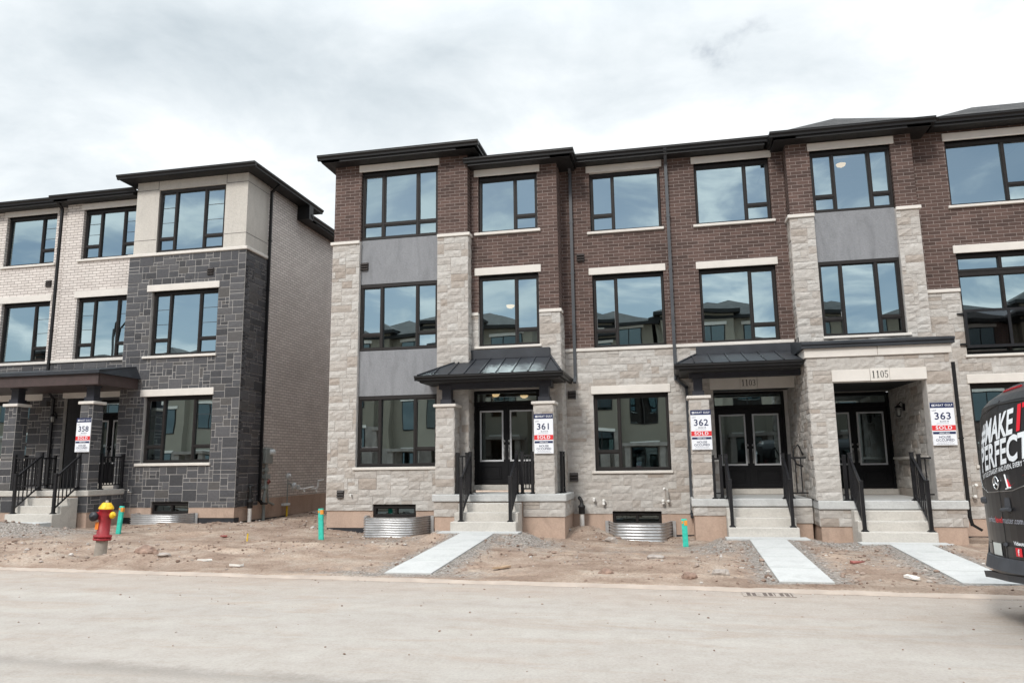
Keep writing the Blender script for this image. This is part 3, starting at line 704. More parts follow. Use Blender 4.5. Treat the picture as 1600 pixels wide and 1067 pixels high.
def plinth(house, x0, x1, y0, y1, zs0, zs1, zg, faces='flr', dark=False, seed=0):
    b = MB(); stone_box(b, x0, x1, y0, y1, zs0, zs1, dark, faces, seed)
    b.build('porch_base', ['grey_mortar', 'dark_stone'] if dark else ['light_mortar', 'light_stone'], house)
    c = MB(); c.box(x0+.012, x1-.012, y0+.012, y1, zg, zs0, 0, ch=.01); return c.build('porch_foundation', 'foundation', house)
def foundation(house, x0, x1, y0, y1, z0, z1, zm, hole=None):
    b = MB()
    if hole: wall_face(b, P_front(y0), x0, x1, zm, z1, [hole], .25)
    else: b.box(x0, x1, y0, y1, zm, z1)
    b.box(x0+.006, x1-.006, y0+.012, y0+.26, z0, zm-.002, 1)
    for k in (.33, .7): b.box(x0+(x1-x0)*k, x0+(x1-x0)*k+.012, y0-.004, y0+.05, zm, z1-.03 if not hole else zm+.05, 0)
    return b.build('foundation', ['foundation', 'membrane'], house)
def metal_canopy(house, ex0, ex1, ey, tx0, tx1, ty, ze, zt, zflash, lhip=True, rhip=True, nseam=9, wall=None):
    """standing seam porch roof with a gutter, hipped where asked, and a flashing up the wall"""
    b = MB()
    E0, E1, T1, T0 = (ex0, ey, ze), (ex1, ey, ze), (tx1, ty, zt), (tx0, ty, zt)
    b.quad(E0, E1, T1, T0)
    if lhip: b.add([E0, T0, (ex0, ty, ze)], [(0, 1, 2)])
    if rhip: b.add([E1, (ex1, ty, ze), T1], [(0, 1, 2)])
    b.add([E0, E1, (ex1, ty, ze), (ex0, ty, ze)], [(3, 2, 1, 0)])
    for k in range(1, nseam):
        x = ex0+(ex1-ex0)*k/nseam; yt = ty
        if lhip and x < tx0: yt = ey+(ty-ey)*(x-ex0)/(tx0-ex0)
        if rhip and x > tx1: yt = ey+(ty-ey)*(ex1-x)/(ex1-tx1)
        if yt-ey < .08: continue
        z1 = ze+(zt-ze)*(yt-ey)/(ty-ey); b.bar((x, ey+.01, ze+.014), (x, yt, z1+.014), .022, .032)
    for (on, a, c) in ((lhip, E0, T0), (rhip, E1, T1)):
        if on: b.bar((a[0], a[1], a[2]+.012), (c[0], c[1], c[2]+.012), .05, .03)
    if lhip:
        for k in (1, 2, 3):
            t = k/4; y = ey+(ty-ey)*t; xx = ex0+(tx0-ex0)*t
            b.bar((ex0, y, ze+.012), (xx, y, ze+(zt-ze)*t+.012), .022, .03)
    b.box(tx0, tx1, ty-.05, ty+.06, zt-.02, zflash, 0, ch=.01)
    o = b.build('porch_roof', 'roof_metal', house)
    g = MB(); zt2 = ze-.01; yf = ey-.07
    prof = [(yf, zt2), (yf+.006, zt2-.02), (yf+.004, zt2-.04), (yf+.04, zt2-.075), (yf+.045, zt2-.115), (yf+.11, zt2-.115), (yf+.11, zt2)]
    g.prism(prof, ex0-(.07 if lhip else 0), ex1+(.07 if rhip else 0), 'x')
    for on, sx, x in ((lhip, -1, ex0-.07), (rhip, 1, ex1+.07)):
        if on: g.prism([(x-sx*(p[0]-yf), p[1]-.002) for p in prof], yf+.08, wall or ty, 'y')
    g.build('gutter', 'eave_metal', o)
    s = MB(); s.box(ex0+.04, ex1-.04, ey+.03, ty, ze-.17, ze-.10, 0)
    s.build('soffit', 'soffit_metal', o)
    return o
def pier(house, x0, x1, y0, y1, z0, z1, cap=.07, dark=False, seed=0, label=None):
    b = MB(); stone_box(b, x0, x1, y0, y1, z0, z1, dark, 'flr', seed)
    o = b.build('stone_pier', ['grey_mortar', 'dark_stone'] if dark else ['light_mortar', 'light_stone'], house)
    MB().box(x0-.055, x1+.055, y0-.055, y1+.055, z1, z1+cap, 0, ch=.012).build('pier_cap', 'limestone_trim', o)
    return o
def post(house, x, y, z0, z1, w=.2):
    b = MB(); h = w/2
    b.box(x-h, x+h, y-h, y+h, z0, z1, 0, ch=.008); b.box(x-h-.03, x+h+.03, y-h-.03, y+h+.03, z0, z0+.12, 0, ch=.008); b.box(x-h-.025, x+h+.025, y-h-.025, y+h+.025, z1-.07, z1, 0, ch=.008)
    return b.build('porch_post', 'post_navy', house)

# ================================================================== house 1101 (lot 361): grey-stucco bay and porch
H = empty('townhouse', (-5.5, 18.4, 0), 'brown brick townhouse behind the lot 361 sign, with grey stucco panels and metal porch roof', 'house', 'townhouses of the brown brick row')
A, B, M, E = 17.46, 17.75, 18.4, 18.0
stone_wall(H, 'stone_wall', P_front(A), -8.44, -4.76, .55, 7.35, [(-7.68, -5.57, 1.60, 7.36), (-7.20, -6.09, .5, .70)], .12, seed=1)
b = MB(); wall_face(b, P_right(-4.76), A+.01, B, .96, 7.35, (), .1); ashlar(b, P_right(-4.76), A+.01, B, .96, 7.35, seed=2, **LIGHT); b.build('stone_return', ['light_mortar', 'light_stone'], H)
def ext(mb):
    wall_face(mb, P_right(-4.78), A+.13, 19.2, 7.43, 9.55, (), .1)
brick_wall(H, P_front(A+.02), -8.42, -4.78, 7.43, 9.56, [(-7.68, -5.57, 7.42, 9.31)], .12, extra=ext)
brick_wall(H, P_left(-8.42), -0+17.6, 29., .55, 9.6, (), .2, flip=True, name='side_wall')
trim(H, 'stone_cap', -8.49, -7.68, A, 7.35, 7.43, .05, .12); trim(H, 'stone_cap', -5.57, -4.71, A, 7.35, 7.43, .05, .25)
trim(H, 'lintel', -7.74, -5.53, A+.02, 9.31, 9.50, .03, .2)
for z0, z1 in ((3.37, 4.52), (6.27, 7.45)):
    MB().box(-7.68, -5.57, A+.10, A+.30, z0, z1, 0).build('stucco_panel', 'grey_stucco', H)
trim(H, 'window_sill', -7.74, -5.58, A, 1.53, 1.60, .05, .2)
W3L = lambda z: [(-7.09, z), (-6.14, z), (0, z)]
window(H, -7.67, -5.58, 7.46, 9.30, A+.10, W3L(7.87), dress=1)
window(H, -7.67, -5.58, 4.53, 6.26, A+.10, [(-7.09, 4.94), (-6.14, None), (0, 4.94)])
window(H, -7.67, -5.58, 1.61, 3.36, A+.10, [(-7.09, 2.03), (-6.17, None), (0, 2.03)])
window(H, -7.19, -6.10, .40, .69, A+.06, [(-6.62, None), (0, None)], room=1.4, glass='van_glass', zroom=(.0, .9))
foundation(H, -8.42, -4.76, A+.02, A+.3, -.25, .55, .14, (-7.20, -6.09, .38, .56))
vent(H, -7.57, A+.10, 6.75); vent(H, -8.05, A, .95, .19)
pvc_elbow(H, [(-7.75, A+.05, .94), (-7.75, A-.09, .94), (-7.75, A-.10, .90)], .018)
# the brick bay above the door
stone_wall(H, 'stone_wall', P_front(B), -4.75, -2.5, .96, 5.32, [(-4.84, -3.02, .9, 3.62), (-4.57, -3.02, 4.50, 5.4)], .15, seed=3)
b = MB(); ashlar(b, P_right(-2.5), B+.01, M, .45, 5.32, seed=4, **LIGHT); wall_face(b, P_right(-2.5), B+.01, M+.05, .2, 5.32, (), .15); b.build('stone_return', ['light_mortar', 'light_stone'], H)
def ext(mb): wall_face(mb, P_right(-2.52), B+.13, M+.4, 5.40, 9.25, (), .1)
brick_wall(H, P_front(B+.02), -4.77, -2.52, 5.40, 9.25, [(-4.57, -3.02, 7.48, 9.0), (-4.57, -3.02, 5.3, 6.36)], .12, extra=ext)
trim(H, 'stone_cap', -4.75, -4.57, B, 5.32, 5.40, .04, .1); trim(H, 'stone_cap', -3.02, -2.46, B, 5.32, 5.40, .04, .3)
trim(H, 'lintel', -4.68, -2.95, B+.02, 9.0, 9.19, .03, .2); trim(H, 'lintel', -4.67, -2.96, B+.02, 6.36, 6.555, .03, .2)
trim(H, 'window_sill', -4.67, -2.95, B+.02, 7.415, 7.485, .06, .2); trim(H, 'window_sill', -4.67, -2.97, B, 4.47, 4.53, .06, .2)
window(H, -4.56, -3.03, 7.485, 8.98, B+.10, [(-3.62, None), (0, 7.89)])
window(H, -4.56, -3.03, 4.53, 6.34, B+.10, [(-3.62, None), (0, 4.94)], room=3.2)
ceiling_lamp(H, -4.12, 19.5, 5.93)
# entrance
b = MB(); wall_face(b, P_front(18.27), -4.95, -2.6, .9, 3.9, [(-4.84, -3.15, .9, 3.47)], .15); b.build('entrance_wall', 'light_mortar', H)
b = MB(); b.box(-4.95, -2.6, B+.15, 18.27, 3.62, 3.72); b.build('porch_ceiling', 'soffit_metal', H)
b = MB(); b.box(-5.1, -4.84, B+.06, 18.27, .9, 3.62, 0); ashlar(b, P_right(-4.84), B+.08, 18.27, .96, 3.62, seed=31, **LIGHT); b.build('entrance_side_wall', ['light_mortar', 'light_stone'], H); MB().box(-3.02, -2.8, B+.16, 18.27, .9, 3.62, 0).build('entrance_side_wall', 'light_mortar', H)
double_door(H, -4.84, -3.15, 1.13, 18.25, 3.47, 3.10)
ceiling_lamp(H, -4.75, 20.3, 3.58); ceiling_lamp(H, -4.1, 21.2, 3.6)
MB().box(-5.49, -2.33, 16.85, 18.25, .79, .955, 0, ch=.015).build('porch_slab', 'concrete_walk', H)
plinth(H, -5.45, -4.86, 16.9, 17.46, .45, .79, -.2, seed=5); plinth(H, -3.33, -2.37, 16.9, 18.4, .45, .79, -.25, seed=6)
MB().box(-4.9, -3.3, 16.9, 18.0, -.2, .79).build('porch_foundation', 'foundation', H)
steps(H, -4.76, -3.36, 16.86, .955, .185)
pier(H, -5.42, -4.97, 16.92, 17.36, .955, 2.99, seed=7); pier(H, -3.05, -2.60, 16.92, 17.36, .955, 2.99, seed=8)
post(H, -5.195, 17.14, 3.06, 3.52, .22); post(H, -2.825, 17.14, 3.06, 3.52, .22)
b = MB(); b.box(-5.38, -2.64, 17.02, 17.24, 3.42, 3.64); b.box(-5.32, -5.10, 17.24, 17.5, 3.44, 3.64); b.box(-2.92, -2.70, 17.24, 18.4, 3.44, 3.64); b.build('porch_beam', 'post_navy', H)
metal_canopy(H, -5.76, -2.36, 16.56, -4.95, -2.76, 17.72, 3.72, 4.22, 4.44, wall=18.38)
rail(H, (-4.58, 16.15), (-4.58, 16.93), .40, .955, .92); rail(H, (-3.47, 16.15), (-3.47, 16.93), .40, .955, .92)
rail(H, (-4.68, 17.0), (-4.90, 17.0), .955, .955, .90, step=.08); rail(H, (-3.36, 17.0), (-3.12, 17.0), .955, .955, .90, step=.08)
rail(H, (-2.50, 17.40), (-2.50, 17.72), .955, .955, .90)
eave(H, -8.75, -4.38, 17.0, A+.1, 9.70, side_to=19.2); eave(H, -4.85, -2.02, 17.3, B+.1, 9.37, side_to=18.5, left=False)
hip_roof(H, -8.66, -4.46, 17.1, 28.9, 9.685, .36); hip_roof(H, -4.9, -2.12, 17.4, 28.5, 9.355, .3)
downspout(H, [(-2.24, 18.02, 9.36), (-2.24, 18.34, 9.1), (-2.24, 18.34, 3.75), (-2.24, 18.2, 3.6)])

# ================================================================== house 1103 (lot 362)
H = empty('townhouse', (.2, 18.4, 0), 'townhouse numbered 1103 with flat brown brick front and dark double doors, middle of its row', 'house', 'townhouses of the brown brick row')
brick_wall(H, P_front(M), -2.6, 3.05, 4.47, 9.30, [(-1.75, .05, 7.48, 9.09), (-1.75, .03, 4.40, 6.35), (.90, 2.71, 7.47, 9.07), (.89, 2.70, 4.40, 6.33)], .13)
stone_wall(H, 'stone_wall', P_front(M-.01), -2.49, 2.95, .42, 4.39, [(-1.81, .01, 1.44, 3.31), (1.07, 2.93, .4, 3.33), (-1.43, -.27, .3, .48)], .14, seed=9)
MB().box(-2.48, 3.0, M-.06, M+.12, 4.39, 4.47, 0, ch=.01).build('stone_band', 'limestone_trim', H)
for a, c, z in ((-1.83, .11, 9.085), (-1.83, .09, 6.35), (.84, 2.78, 9.07), (.83, 2.76, 6.33)): trim(H, 'lintel', a, c, M, z, z+.18, .03, .15)
trim(H, 'lintel', -1.86, .07, M-.01, 3.31, 3.51, .04, .15)
trim(H, 'window_sill', -1.84, .10, M, 7.42, 7.485, .06, .15); trim(H, 'window_sill', .82, 2.78, M, 7.405, 7.47, .06, .15); trim(H, 'window_sill', -1.89, .05, M-.01, 1.375, 1.44, .06, .15)
window(H, -1.74, .04, 7.485, 9.075, M+.09, [(-1.16, 7.94), (0, None)])
window(H, -1.74, .02, 4.475, 6.34, M+.09, [(-1.16, 4.92), (0, None)])
window(H, .91, 2.70, 7.475, 9.06, M+.09, [(2.12, None), (0, 7.91)])
window(H, .90, 2.69, 4.475, 6.32, M+.09, [(2.09, None), (0, 4.89)])
window(H, -1.80, 0, 1.45, 3.30, M+.08, [(-1.19, 1.90), (0, None)])
window(H, -1.42, -.28, .15, .47, M+.06, [(-.85, None), (0, None)], room=1.4, glass='van_glass', zroom=(-.1, .8))
foundation(H, -2.49, 1.2, M+.0, M+.3, -.4, .42, -.06, (-1.43, -.27, .12, .43))
vent(H, -2.03, M, 6.83); vent(H, -2.34, M-.01, 3.31, .21); vent(H, -2.34, M-.01, 1.30, .21)
pvc_elbow(H, [(-1.86, M+.05, .77), (-1.86, M-.13, .77), (-1.86, M-.14, .72)], .03); pvc_elbow(H, [(-1.63, M+.05, .73), (-1.63, M-.11, .73), (-1.63, M-.12, .64)], .035)
pvc_elbow(H, [(-.22, M+.05, .72), (-.22, M-.12, .72), (-.22, M-.12, .66)], .035); pvc_elbow(H, [(-.10, M+.05, .70), (-.10, M-.13, .72), (-.13, M-.14, .98), (-.19, M-.22, 1.02)], .03)
downspout(H, [(.21, 17.98, 9.4), (.21, 18.33, 9.1), (.21, 18.33, 3.62), (.45, 18.33, 3.40), (.43, 18.33, .42), (.43, 18.22, .36)])
# entrance
b = MB(); wall_face(b, P_front(19.57), .95, 3.0, .7, 3.7, [(1.09, 2.84, .7, 3.36)], .15); b.build('entrance_wall', 'light_mortar', H)
b = MB(); b.box(.95, 2.92, M+.13, 19.6, 3.38, 3.5); b.build('porch_ceiling', 'soffit_metal', H)
b = MB(); b.box(.93, 1.07, M+.13, 19.57, .8, 3.4); b.build('entrance_side_wall', 'brown_brick', H)
b = MB(); stone_box(b, .93, 1.12, M-.04, M+.5, .82, 1.62, faces='fr', seed=12); b.build('stone_nib', ['light_mortar', 'light_stone'], H)
trim(H, 'stone_cap', .90, 1.15, M-.05, 1.62, 1.68, .03, .6)
double_door(H, 1.09, 2.84, .955, 19.55, 3.36, 2.93)
b = MB(); b.box(1.0, 1.70, M-.05, M+.1, 3.33, 3.60, 0, ch=.006); b.box(2.09, 2.93, M-.05, M+.1, 3.33, 3.60, 0, ch=.006); b.box(1.706, 2.084, M-.058, M+.1, 3.326, 3.604, 0, ch=.006); b.build('entrance_lintel', 'limestone_trim', H)
MB().box(.41, 2.93, 17.2, 19.55, .655, .82, 0, ch=.015).build('porch_slab', 'concrete_walk', H)
plinth(H, .45, 1.14, 17.25, 18.4, .46, .655, -.3, seed=13); plinth(H, 2.50, 2.93, 17.25, 17.9, .30, .655, -.3, seed=14, faces='f')
MB().box(1.1, 2.52, 17.26, 18.3, -.2, .655).build('porch_foundation', 'foundation', H)
steps(H, 1.14, 2.47, 17.21, .82, .18)
pier(H, .47, .90, 17.27, 17.70, .82, 3.04, seed=15)
post(H, .685, 17.49, 3.11, 3.62, .2)
b = MB(); b.box(.5, 2.92, 17.38, 17.60, 3.52, 3.72); b.box(.58, .80, 17.60, 18.4, 3.53, 3.72); b.build('porch_beam', 'post_navy', H)
metal_canopy(H, .24, 2.90, 16.87, .72, 2.92, M-.03, 3.80, 4.20, 4.38, rhip=False, nseam=7)
rail(H, (1.20, 16.50), (1.20, 17.26), .28, .82, .92); rail(H, (2.40, 16.50), (2.40, 17.26), .28, .82, .92)
rail(H, (1.08, 17.3), (.92, 17.3), .82, .82, .90); rail(H, (2.54, 17.3), (2.88, 17.3), .82, .82, .90, (True, False))
b = MB(); b.tube([(2.90, 17.75, 1.75), (2.80, 17.7, 1.98), (2.70, 17.68, 1.9), (2.68, 17.68, 1.72), (2.74, 17.7, 1.55), (2.88, 17.75, 1.5)], .022, 8); b.build('conduit_loop', 'black_rubber', H)
eave(H, -2.58, 2.70, 17.95, M+.1, 9.46, side_to=None)
hip_roof(H, -2.5, 3.0, 18.06, 28.5, 9.445, .22)

# ================================================================== house 1105 (lot 363)
H = empty('townhouse', (5.6, 18.4, 0), 'townhouse numbered 1105 with stone entrance block and flat black canopy behind the parked van', 'house', 'townhouses of the brown brick row')
stone_wall(H, 'stone_wall', P_front(E), 3.04, 5.87, 4.05, 7.33, [(3.59, 5.38, 4.44, 7.4)], .12, seed=16)
b = MB(); wall_face(b, P_left(3.04), E+.01, M, 4.2, 7.33, (), .1, flip=True); ashlar(b, P_left(3.04), E+.01, M, 4.45, 7.33, flip=True, seed=17, **LIGHT); b.build('stone_return', ['light_mortar', 'light_stone'], H)
def ext(mb):
    wall_face(mb, P_left(3.06), E+.13, M+.3, 7.41, 9.3, (), .1, flip=True); wall_face(mb, P_right(5.86), E+.13, M+.3, 7.41, 9.3, (), .1)
brick_wall(H, P_front(E+.02), 3.06, 5.86, 7.41, 9.25, [(3.60, 5.40, 7.40, 8.97)], .12, extra=ext)
trim(H, 'stone_cap', 2.99, 3.60, E, 7.33, 7.41, .05, .4); trim(H, 'stone_cap', 5.38, 5.92, E, 7.33, 7.41, .05, .4)
trim(H, 'lintel', 3.56, 5.48, E+.02, 8.97, 9.16, .03, .15)
MB().box(3.59, 5.38, E+.1, E+.3, 6.24, 7.44, 0).build('stucco_panel', 'grey_stucco', H)
trim(H, 'window_sill', 3.57, 5.45, E, 4.38, 4.44, .06, .2)
window(H, 3.61, 5.39, 7.44, 8.96, E+.10, [(4.12, 7.84), (4.92, None), (0, 7.82)], room=3.2)
window(H, 3.60, 5.37, 4.44, 6.24, E+.10, [(4.10, 4.86), (4.86, None), (0, 4.86)])
ceiling_lamp(H, 4.64, 19.5, 9.15)
brick_wall(H, P_front(M), 5.86, 12.1, 5.48, 9.35, [(6.70, 8.62, 7.46, 9.06), (6.68, 8.62, 5.40, 6.31), (9.70, 11.5, 7.46, 9.06), (9.70, 11.5, 5.40, 6.31)], .13)
stone_wall(H, 'stone_wall', P_front(M-.01), 5.70, 12.1, .32, 5.40, [(6.68, 8.62, 3.94, 5.5), (6.66, 8.55, 1.48, 3.29), (9.70, 11.5, 4.48, 5.5), (9.70, 11.5, 1.48, 3.29)], .14, seed=18)
trim(H, 'stone_cap', 5.87, 6.68, M-.01, 5.40, 5.48, .05, .12); trim(H, 'stone_cap', 8.62, 9.70, M-.01, 5.40, 5.48, .05, .12); trim(H, 'stone_cap', 11.5, 12.1, M-.01, 5.40, 5.48, .05, .12)
for z0, z1 in ((7.46, 9.06), (4.48, 6.31), (1.48, 3.29)):
    trim(H, 'lintel', 9.65, 11.55, M, z1, z1+.19, .04, .15); trim(H, 'window_sill', 9.65, 11.55, M, z0-.065, z0, .07, .15); window(H, 9.71, 11.49, z0+.005, z1-.01, M+.09, [(10.3, z0+.42), (0, None)])
trim(H, 'lintel', 6.66, 8.70, M, 9.06, 9.25, .03, .15); trim(H, 'lintel', 6.63, 8.70, M, 6.31, 6.50, .03, .15); trim(H, 'lintel', 6.61, 8.62, M-.01, 3.29, 3.49, .04, .15)
trim(H, 'window_sill', 6.63, 8.72, M, 7.40, 7.46, .06, .15); trim(H, 'window_sill', 6.63, 8.72, M-.01, 3.88, 3.94, .06, .15); trim(H, 'window_sill', 6.6, 8.65, M-.01, 1.41, 1.48, .06, .15)
window(H, 6.70, 8.61, 7.465, 9.05, M+.09, [(7.95, None), (0, 7.92)])
window(H, 6.69, 8.61, 5.88, 6.30, M+.09, [(7.62, None), (0, None)], zroom=(3.5, 6.6)); window(H, 6.69, 8.61, 3.95, 5.87, M+.09, [(7.62, None), (0, None)], room=0)
window(H, 6.67, 8.54, 1.49, 3.28, M+.08, [(7.95, None), (0, 1.92)])
b = MB(); y = M-.08
for z in (4.12, 4.94): b.box(6.68, 8.62, y, y+.045, z-.03, z+.03)
for x in (6.71, 7.60, 8.59): b.box(x-.03, x+.03, y+.002, y+.042, 4.15, 4.91)
for z in (4.18, 4.88):
    for x in (6.62, 8.68): b.box(x-.07, x+.07, y+.005, y+.07, z-.018, z+.018)
g = b.build('balcony_guard', 'rail_black', H)
MB().box(6.72, 8.58, y+.012, y+.02, 4.142, 4.918).build('guard_pane', 'guard_glass', g)
foundation(H, 5.70, 12.1, M+.0, M+.3, -.4, .32, -.05)
pvc_elbow(H, [(6.48, M+.05, .80), (6.48, M-.12, .80), (6.48, M-.13, 1.02), (6.50, M-.2, 1.06)], .035)
brick_wall(H, P_right(12.1), M, 29., .3, 9.4, (), .2, name='side_wall')
# entrance block
F = 16.7
stone_wall(H, 'entrance_front', P_front(F), 2.94, 5.72, .80, 3.79, [(3.44, 5.24, .7, 3.51)], .3, seed=19)
b = MB(); wall_face(b, P_left(2.94), F+.02, 19.6, .82, 3.79, (), .3, flip=True); ashlar(b, P_left(2.94), F+.02, 19.6, .82, 3.79, flip=True, seed=20, **LIGHT)
b.build('entrance_side_wall', ['light_mortar', 'light_stone'], H); b = MB()
wall_face(b, P_right(5.72), F+.02, M, .62, 3.79, (), .3); ashlar(b, P_right(5.72), F+.02, M, .80, 3.79, seed=21, **LIGHT)
b.build('entrance_side_wall', ['light_mortar', 'light_stone'], H); b = MB()
wall_face(b, P_left(5.30), F+.31, 19.66, .80, 3.3, (), .1, flip=True); ashlar(b, P_left(5.30), F+.31, 19.66, .80, 3.3, flip=True, seed=22, **LIGHT); b.build('entrance_side_wall', ['light_mortar', 'light_stone'], H)
MB().box(5.22, 5.27, F+.35, 19.5, 1.63, 1.69, 0, ch=.01).build('stone_ledge', 'limestone_trim', H)
b = MB(); b.box(3.42, 4.17, F-.04, F+.28, 3.26, 3.51, 0, ch=.006); b.box(4.55, 5.26, F-.04, F+.28, 3.26, 3.51, 0, ch=.006); b.box(4.176, 4.544, F-.048, F+.28, 3.256, 3.514, 0, ch=.006); b.build('entrance_lintel', 'limestone_trim', H)
b = MB(); b.box(2.90, 4.35, F-.05, F+.3, 3.79, 3.985, 0, ch=.006); b.box(4.356, 5.77, F-.05, F+.3, 3.79, 3.985, 0, ch=.006); b.box(2.90, 3.2, F+.3, M, 3.79, 3.985); b.box(5.5, 5.77, F+.3, M, 3.79, 3.985); b.build('stone_band', 'limestone_trim', H)
b = MB(); x0, x1 = 2.84, 5.82
b.prism([(F-.12, 3.985), (F-.12, 4.05), (F-.15, 4.06), (F-.15, 4.11), (E-.02, 4.34), (E-.02, 3.985)], x0, x1, 'x')
b.build('entrance_canopy', 'roof_metal', H)
b = MB(); b.box(3.2, 5.35, F+.28, 19.66, 3.30, 3.4); b.build('porch_ceiling', 'soffit_metal', H)
b = MB(); wall_face(b, P_front(19.67), 3.2, 5.5, .7, 3.6, [(3.58, 5.36, .7, 3.28)], .15); b.box(3.2, 3.44, F+.3, 19.66, .8, 3.3); b.build('entrance_wall', 'light_mortar', H)
double_door(H, 3.58, 5.30, .935, 19.65, 3.26, 2.92)
lantern(H, 5.27, 18.42, 2.72, 'r')
MB().box(2.95, 5.78, 16.65, 19.65, .625, .80, 0, ch=.015).build('porch_slab', 'concrete_walk', H)
plinth(H, 2.97, 3.70, F, 18.4, .28, .625, -.35, seed=23); plinth(H, 4.92, 5.74, F, 18.4, .28, .625, -.3, seed=24)
MB().box(3.6, 5.3, F+.02, 18.3, -.25, .625).build('porch_foundation', 'foundation', H)
steps(H, 3.58, 4.87, 16.66, .80, .183)
rail(H, (3.64, 15.94), (3.64, 16.72), .252, .80, .92); rail(H, (4.83, 15.94), (4.83, 16.72), .252, .80, .92)
rail(H, (3.54, 16.76), (3.47, 16.76), .80, .80, .88, (True, False)); rail(H, (4.97, 16.76), (5.20, 16.76), .80, .80, .88, (True, False))
downspout(H, [(5.79, 16.72, 3.60), (5.79, 16.72, .48), (5.82, 16.72, .33), (5.98, 16.70, .22)], 'eave_metal', .06, .05)
eave(H, 2.66, 6.30, 17.55, E+.1, 9.37, side_to=18.6); eave(H, 6.25, 12.5, 17.95, M+.1, 9.50, side_to=20., left=False)
hip_roof(H, 2.74, 6.4, 17.64, 27, 9.355, .57); hip_roof(H, 6.15, 12.2, 18.05, 21.7, 9.485, .56); hip_roof(H, 2.9, 12.3, 19.5, 28.9, 9.3, .28)

# ================================================================== dark stone house (lot 358)
T, LB = 18.4, 18.75
H = empty('townhouse', (-14.5, 18.4, 0), 'townhouse with dark stone tower under pale stucco and cream brick side wall', 'house', 'townhouses of the dark stone row')
stone_wall(H, 'stone_wall', P_front(T), -15.35, -11.55, .57, 7.76, [(-14.52, -12.36, 4.80, 6.69), (-14.53, -12.37, 1.78, 3.64), (-14.11, -12.94, .5, .73)], .14, dark=True, seed=40)
b = MB(); wall_face(b, P_right(-11.55), T+.005, 19.55, .57, 7.76, (), .14); ashlar(b, P_right(-11.55), T+.005, 19.55, .57, 7.76, seed=41, **DARK)
wall_face(b, P_left(-15.35), T+.005, LB, 1.0, 7.76, (), .1, flip=True); b.build('stone_return', ['grey_mortar', 'dark_stone'], H)
b = MB(); wall_face(b, P_front(T+.02), -15.26, -11.6, 7.85, 10.1, [(-14.51, -12.31, 7.86, 9.79)], .14); wall_face(b, P_right(-11.6), T+.16, 19.58, 7.85, 10.1, (), .14); wall_face(b, P_left(-15.26), T+.16, LB+.3, 7.85, 10.1, (), .1, flip=True)
for z in (8.27, 9.81):
    for a, c in ((-15.26, -14.53), (-12.29, -11.6)): b.box(a, c, T+.016, T+.03, z-.006, z+.006, 1)
    b.box(-11.605, -11.597, T+.02, 19.58, z-.006, z+.006, 1)
for x in (-14.54, -12.29): b.box(x-.006, x+.006, T+.016, T+.03, 9.8, 10.1, 1)
b.build('stucco_wall', ['beige_stucco', 'vent_brown'], H)
b = MB(); b.box(-15.40, -11.50, T-.05, T+.14, 7.76, 7.85, 0, ch=.012); b.box(-11.69, -11.50, T+.145, 19.57, 7.76, 7.85, 0, ch=.012); b.build('stone_band', 'limestone_trim', H)
trim(H, 'lintel', -14.67, -12.33, T, 6.69, 6.885, .04, .15); trim(H, 'lintel', -14.66, -12.34, T, 3.64, 3.84, .04, .15)
trim(H, 'window_sill', -14.68, -12.32, T, 4.73, 4.80, .06, .15); trim(H, 'window_sill', -14.69, -12.33, T, 1.70, 1.78, .06, .15)
LT = lambda z: [(-13.95, z), (-12.99, None), (0, z)]
window(H, -14.50, -12.32, 7.87, 9.78, T+.06, LT(8.29), (0, 2)); window(H, -14.50, -12.37, 4.81, 6.68, T+.09, LT(5.27), (0, 2)); window(H, -14.51, -12.38, 1.79, 3.63, T+.09, LT(2.23), (0, 2))
window(H, -14.10, -12.95, .40, .72, T+.06, [(-13.5, None), (0, None)], room=1.4, glass='van_glass', zroom=(-.1, .9))
foundation(H, -15.3, -11.56, T+.01, T+.3, -.2, .57, .30, (-14.11, -12.94, .36, .58))
MB().box(-11.9, -11.57, T+.27, 30, .18, .74).box(-11.9, -11.58, T+.3, 30, -.3, .176, 1).build('foundation', ['foundation', 'membrane'], H)
vent(H, -12.64, T, 7.18)
brick_wall(H, P_right(-11.62), 19.55, 30., .74, 10.12, (), .2, mat='cream_brick', name='side_wall')
eave(H, -15.66, -11.14, 17.95, T+.1, 10.20, side_to=22.3, drop=.13); eave(H, -13, -11.16, 21.5, 22.0, 9.80, side_to=30.5, left=False, name='rear_eave')
MB().box(-11.60, -11.18, 21.35, 21.62, 9.60, 10.08, 0).build('eave_return', 'eave_metal', H)
hip_roof(H, -15.58, -11.24, 18.05, 22.3, 10.185, .3); hip_roof(H, -18.1, -15.3, 18.5, 30, 9.90, .12); hip_roof(H, -15.4, -11.3, 22.2, 30, 9.76, .12)
downspout(H, [(-11.2, 19.5, 10.08), (-11.48, 19.52, 9.85), (-11.48, 19.52, .72), (-11.44, 19.6, .62), (-11.44, 19.85, .60)], 'eave_metal')
